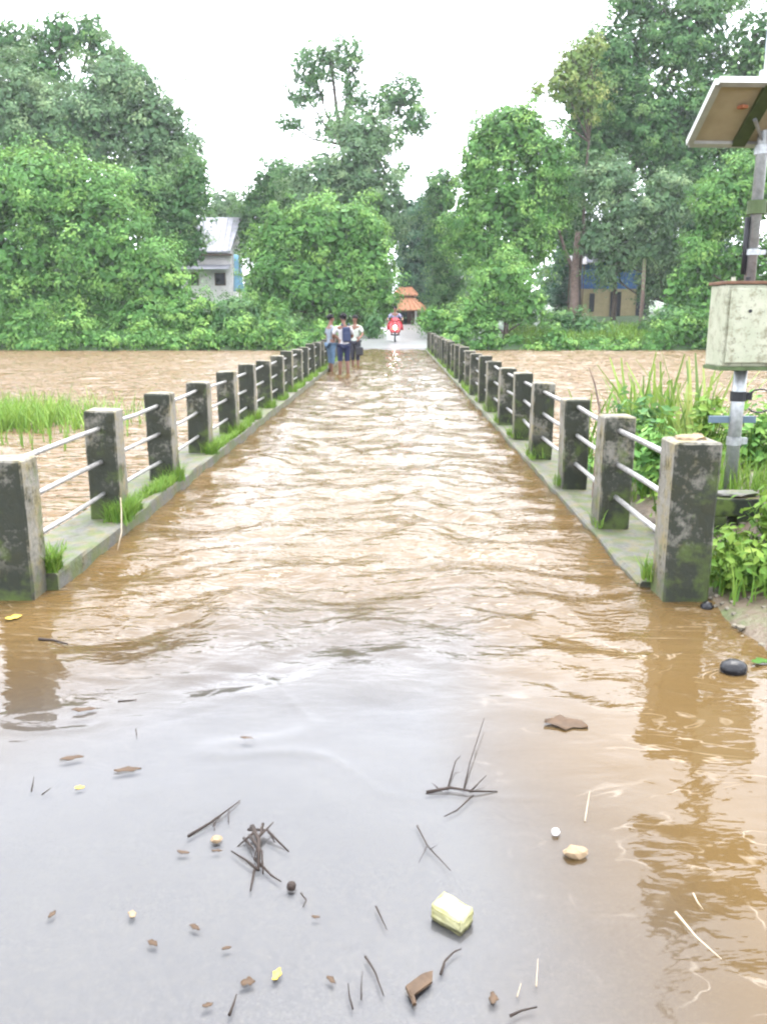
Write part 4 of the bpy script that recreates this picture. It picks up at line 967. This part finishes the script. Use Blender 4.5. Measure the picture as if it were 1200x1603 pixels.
def leaf(label, px, py, ln, wd_, ang, mat, curl=.25, group='fallen leaves on the wet road', name='fallen_leaf', cat='leaf'):
    c = onz(px, py, ZD + (.014 if py < 1120 else 0)); V = []; n = 7
    for i in range(n):
        t = i / (n - 1); ww = wd_ * math.sin(math.pi * min(1, t * .92 + .06)) ** .8
        for k_ in (-1, 0, 1): V.append(((t - .5) * ln, k_ * ww * .5 * (1 + .35 * math.sin(px * 1.7 + i * 2.1 + k_)) + .18 * wd_ * math.sin(py + t * 3), (abs(k_) * curl * wd_ * .35 + curl * ln * .35 * (t - .5) ** 2) * (.3 + .7 * abs(math.sin(px)))))
    o = ob(name, np_mesh(name, V, grid_faces(3, n), mat, smooth=True), None, c); o.rotation_euler = (.08, .05, ang)
    s_ = o.modifiers.new('thick', 'SOLIDIFY'); s_.thickness = .0012; return tag(o, label, cat, group)
def lump(name, label, cat, px, py, rad, mat, seed, jit=.15, sub=2, group=None, z=.0):
    c = onz(px, py, ZD); m = MB(); m.ball((0, 0, rad[2] * .45 + z), rad, sub, jit, seed); return tag(m.build(name, mat, None, sub > 2, c), label, cat, group)
# foam block
c = onz(707, 1440, .005); m = MB(); m.box((0, 0, .022), (.098, .060, .052), 0, .006)
bmesh.ops.subdivide_edges(m.bm, edges=m.bm.edges[:], cuts=2, use_grid_fill=True)
for v in m.bm.verts: v.co += Vector((random.uniform(-1, 1), random.uniform(-1, 1), random.uniform(-1, 1))) * .002
o = m.build('foam_block', FOAM, None, False, c); o.rotation_euler = (.1, .06, R(-38)); tag(o, 'pale yellow foam block lying on the flooded road', 'foam block')
lump('foam_scrap', 'tan scrap of foam floating in the muddy water', 'foam scrap', 900, 1338, (.034, .024, .018), TAN, 3, .2); lump('foam_scrap', 'small white bead of foam near the tan scrap', 'foam scrap', 869, 1305, (.013, .015, .012), WHITE, 4, .12)
lump('wet_rock', 'round black wet rock at the edge of the near bank', 'rock', 1147, 1052, (.062, .05, .042), ROCK, 5, .035, 3)
lump('wet_rock', 'dark stone beside the foot of the railing end post', 'rock', 1105, 955, (.035, .03, .035), ROCK, 6, .08, 3)
stick('pale_stick', 'pale thin stick floating in the muddy water', 'stick', [(1055, 1428), (1090, 1468), (1126, 1500)], .005, PALESTICK)
stick('pale_stick', 'short pale twig above the pale thin stick', 'stick', [(1083, 1398), (1090, 1412), (1100, 1425)], .003, PALESTICK)
leaf('large curled brown leaf floating where the water turns muddy', 885, 1137, .17, .085, R(-14), LEAFB, .35)
stick('branched_twig', 'branching twig with an upright tip on the wet road', 'twig', [(668, 1240), (705, 1238), (740, 1242), (778, 1240)], .006, TWIG, [0, .01, .01, 0],
      [([(725, 1238), (735, 1200), (757, 1135)], [0, .02, .03]), ([(700, 1236), (712, 1200), (720, 1195)], [0, .02, .03]), ([(740, 1245), (715, 1268), (695, 1278)], [0, 0, 0]), ([(735, 1240), (760, 1222)], [.0, .02]), ([(690, 1238), (676, 1232)], [.0, .015])])
stick('branched_twig', 'thin forked twig between the branching twig and the foam block', 'twig', [(652, 1292), (668, 1325), (705, 1362)], .003, TWIG, None, [([(668, 1325), (655, 1350)], [0, 0]), ([(672, 1330), (684, 1327)], [0, .01])])
stick('branched_twig', 'thick dark tangle of rotten twigs on the wet road', 'twig', [(395, 1300), (405, 1325), (402, 1365)], .009, TWIG, [.015, .02, .0],
      [([(405, 1362), (385, 1348), (362, 1332)], [0, .005, 0]), ([(400, 1345), (425, 1370), (440, 1380)], [0, .0, 0]), ([(405, 1320), (428, 1296)], [.02, .02]), ([(420, 1310), (452, 1333)], [.02, .0]), ([(398, 1362), (392, 1395)], [0, 0]), ([(388, 1303), (420, 1308), (430, 1318)], [.01, .02, 0]), ([(392, 1318), (410, 1340), (412, 1368)], [.02, .015, 0]), ([(382, 1312), (398, 1338)], [0, .02]), ([(412, 1300), (398, 1350)], [.025, .01]), ([(400, 1310), (372, 1325)], [.02, .0])])
lump('round_nut', 'round black nut beside the dark twig tangle', 'nut', 456, 1390, (.014, .014, .014), TWIG, 8, .05)
stick('branched_twig', 'straight dark twig with short side shoots', 'twig', [(293, 1309), (330, 1290), (352, 1275), (376, 1254)], .005, TWIG, [0, .004, .008, .004], [([(335, 1287), (336, 1300)], [0, 0]), ([(358, 1270), (358, 1290)], [0, 0]), ([(348, 1278), (333, 1293)], [.01, 0])])
lump('husk', 'pale tan husk between two dark twigs', 'husk', 339, 1316, (.019, .014, .011), TAN, 9)
D = [('long dark curled leaf on the wet road', 200, 1206, .095, .028, 12, LEAFB), ('pointed dark leaf next to the long curled leaf', 113, 1187, .085, .026, 16, LEAFB), ('small dark leaf out on the smooth wet road', 387, 1156, .055, .018, -10, LEAFB),
     ('bright yellow oval leaf on the wet road', 433, 1525, .042, .020, 62, LEAFY), ('small yellow leaf below the pointed dark leaf', 125, 1233, .032, .020, 40, LEAFY), ('round orange-brown leaf on the wet road', 207, 1431, .028, .022, 80, TAN),
     ('narrow olive leaf near the orange-brown leaf', 239, 1477, .032, .016, -20, LEAFB), ('narrow brown leaf below the dark tangle', 305, 1452, .034, .014, -24, LEAFB), ('crumpled reddish leaf beside the bright yellow leaf', 388, 1539, .036, .024, 5, LEAFB),
     ('tiny brown leaf above the crumpled reddish leaf', 355, 1484, .026, .010, 30, LEAFB), ('tiny dark leaf by itself near the road edge', 82, 1431, .028, .014, 55, LEAFB), ('flat dark leaf under the straight dark twig', 287, 1334, .040, .013, 2, LEAFB),
     ('thin dark leaf under the tan husk', 340, 1332, .034, .009, 4, LEAFB), ('small brown leaf beside the thin grey twig', 518, 1534, .030, .013, -35, LEAFB), ('dark leaf fragment beside the short upright twig', 325, 1573, .026, .012, 35, LEAFB),
     ('small flat leaf near the round black nut', 494, 1435, .024, .009, 5, LEAFB), ('broad brown leaf at the muddy margin', 770, 1562, .040, .020, 75, LEAFB), ('yellow leaf at the foot of the first mossy post', 22, 966, .085, .05, 30, LEAFY),
     ('faint brown leaf on the rippled water', 132, 1110, .10, .03, 8, LEAFB), ('pale green leaf on the near bank beside the black rock', 1190, 1036, .10, .05, 10, FOL['lime'])]
for lab, px, py, ln, wd_, an, mt in D: leaf(lab, px, py, ln, wd_, R(an), mt)
K2 = [('short upright twig below the crumpled reddish leaf', [(358, 1590), (364, 1572), (370, 1556)], .004), ('tiny hooked twig below the round black nut', [(470, 1398), (480, 1408), (474, 1420)], .003),
      ('slanting twig between the round nut and the foam block', [(588, 1418), (597, 1437), (606, 1456)], .003), ('crooked twig with green tip near the bark piece', [(571, 1496), (588, 1520), (600, 1560)], .0035),
      ('thin straight twig standing beside the crooked twig', [(565, 1565), (566, 1542), (567, 1520)], .002), ('thin grey twig next to the thin straight twig', [(552, 1580), (547, 1556), (544, 1538)], .0025),
      ('curved black twig above the bark piece', [(690, 1525), (697, 1503), (710, 1490), (722, 1486)], .004), ('dark twig lying across the muddy margin', [(796, 1588), (815, 1583), (840, 1576)], .004),
      ('short twig floating below the first mossy post', [(60, 1000), (84, 1003), (105, 1008)], .008), ('speck of twig below the faint brown leaf', [(213, 1142), (215, 1158)], .003),
      ('short thin twig below the pointed dark leaf', [(50, 1238), (54, 1216)], .003), ('forked speck of twig near the small yellow leaf', [(66, 1244), (80, 1234)], .003), ('thin floating twig in the ripples', [(186, 1098), (214, 1096)], .004),
      ('pale straw lying in the muddy shallows', [(838, 1545), (842, 1500)], .002), ('short straw by the broad brown leaf', [(808, 1560), (815, 1540)], .002), ('pale straw at the muddy margin above the tan scrap', [(915, 1285), (922, 1240)], .003)]
for lab, pts, rd_ in K2: stick('twig', lab, 'twig', pts, rd_, PALESTICK if 'pale' in lab or 'straw' in lab else TWIG)
# bark piece
c = onz(655, 1545, ZD); m = MB(); m.prism([(-.045, -.012, 0), (.03, -.016, .004), (.05, .0, .012), (.028, .014, .006), (-.03, .018, .0)], (0, 0, .008)); m.tube([(-.03, 0, .006), (-.05, -.03, .002)], .006, 6)
o = m.build('bark_piece', LEAFB, None, False, c); o.rotation_euler = (.1, .1, R(48)); tag(o, 'torn piece of brown bark on the wet road', 'bark')
# dry stem bent down from the kerb to the water
m = MB(); P = [Vector((-2.05, 6.05, .28)), Vector((-2.0, 5.9, .22)), Vector((-1.95, 5.72, .10)), Vector((-1.93, 5.55, .015))]; m.tube([p - P[0] for p in P], [.005, .005, .004, .003], 6)
tag(m.build('dry_grass_stalk', PALESTICK, None, True, P[0]), 'pale dry stem drooping from the second mossy post into the water', 'stem')
# rubble on the near bank and on top of the end post
for i, (px, py, s_, lab) in enumerate([(1068, 674, .05, 'pinkish stone chip on top of the railing end post')]):
    p = at(px, 684, 4.62); m = MB(); m.ball((0, 0, .01), (.085, .07, .028), 2, .22, 4); m.ball((.05, .02, .02), (.03, .03, .022), 2, .2, 5); tag(m.build('stone_chip', TAN, None, False, (1.645, 4.64, .925)), lab, 'stone')
n = 420; q = np.random.default_rng(77); x = q.uniform(1.72, 3.0, n); y = q.uniform(2.9, 6.0, n); z = zground(x, y)
bm = bmesh.new()
for i in range(n):
    if z[i] < -.02: continue
    s_ = q.uniform(.006, .026); v = bmesh.ops.create_icosphere(bm, subdivisions=1, radius=1)['verts']
    for k_ in v: k_.co = Vector((k_.co.x * s_ * q.uniform(.7, 1.3) + x[i], k_.co.y * s_ * q.uniform(.7, 1.3) + y[i], k_.co.z * s_ * .7 + z[i]))
me = bpy.data.meshes.new('bank_gravel'); bm.to_mesh(me); bm.free(); me.materials.append(plain('gravel', (.09, .08, .06), .7, .5, 8)); tag(ob('bank_gravel', me), 'loose gravel on the muddy near bank', 'gravel', kind='stuff')
# leaf litter drifting on the river by the left railing
n = 240; q = np.random.default_rng(78); x = -2.6 - np.abs(q.normal(0, 1.3, n)); y = q.uniform(6.2, 12, n)
V, F = leaf_quads(np.stack([x, y, np.full(n, RIVZ + .035)], 1), unit(np.stack([q.normal(0, .1, n), q.normal(0, .1, n), np.ones(n)], 1)), q.uniform(.02, .07, n), q.uniform(.012, .03, n), q, 0, .03)
tag(ob('drifting_litter', np_mesh('drifting_litter', V, F, LEAFB)), 'leaf litter drifting on the river beside the railing', 'litter', kind='stuff')

# ---------------------------------------------------------------- mist
m = MB(); m.box((0, 90, 13.5), (470, 310, 34)); hz = m.mesh('haze', plain('unused', (1, 1, 1)))
HM = NT('mist'); vp = HM.n('VolumePrincipled'); vp.inputs['Color'].default_value = (.93, .96, 1, 1); vp.inputs['Density'].default_value = .00028; vp.inputs['Anisotropy'].default_value = .0
HM.l(vp.outputs[0], HM.out.inputs['Volume']); hz.materials.clear(); hz.materials.append(HM.m)
tag(ob('haze', hz), 'thin rainy mist hanging in the air', 'mist', kind='stuff')
print('leaf tris', NTRI)
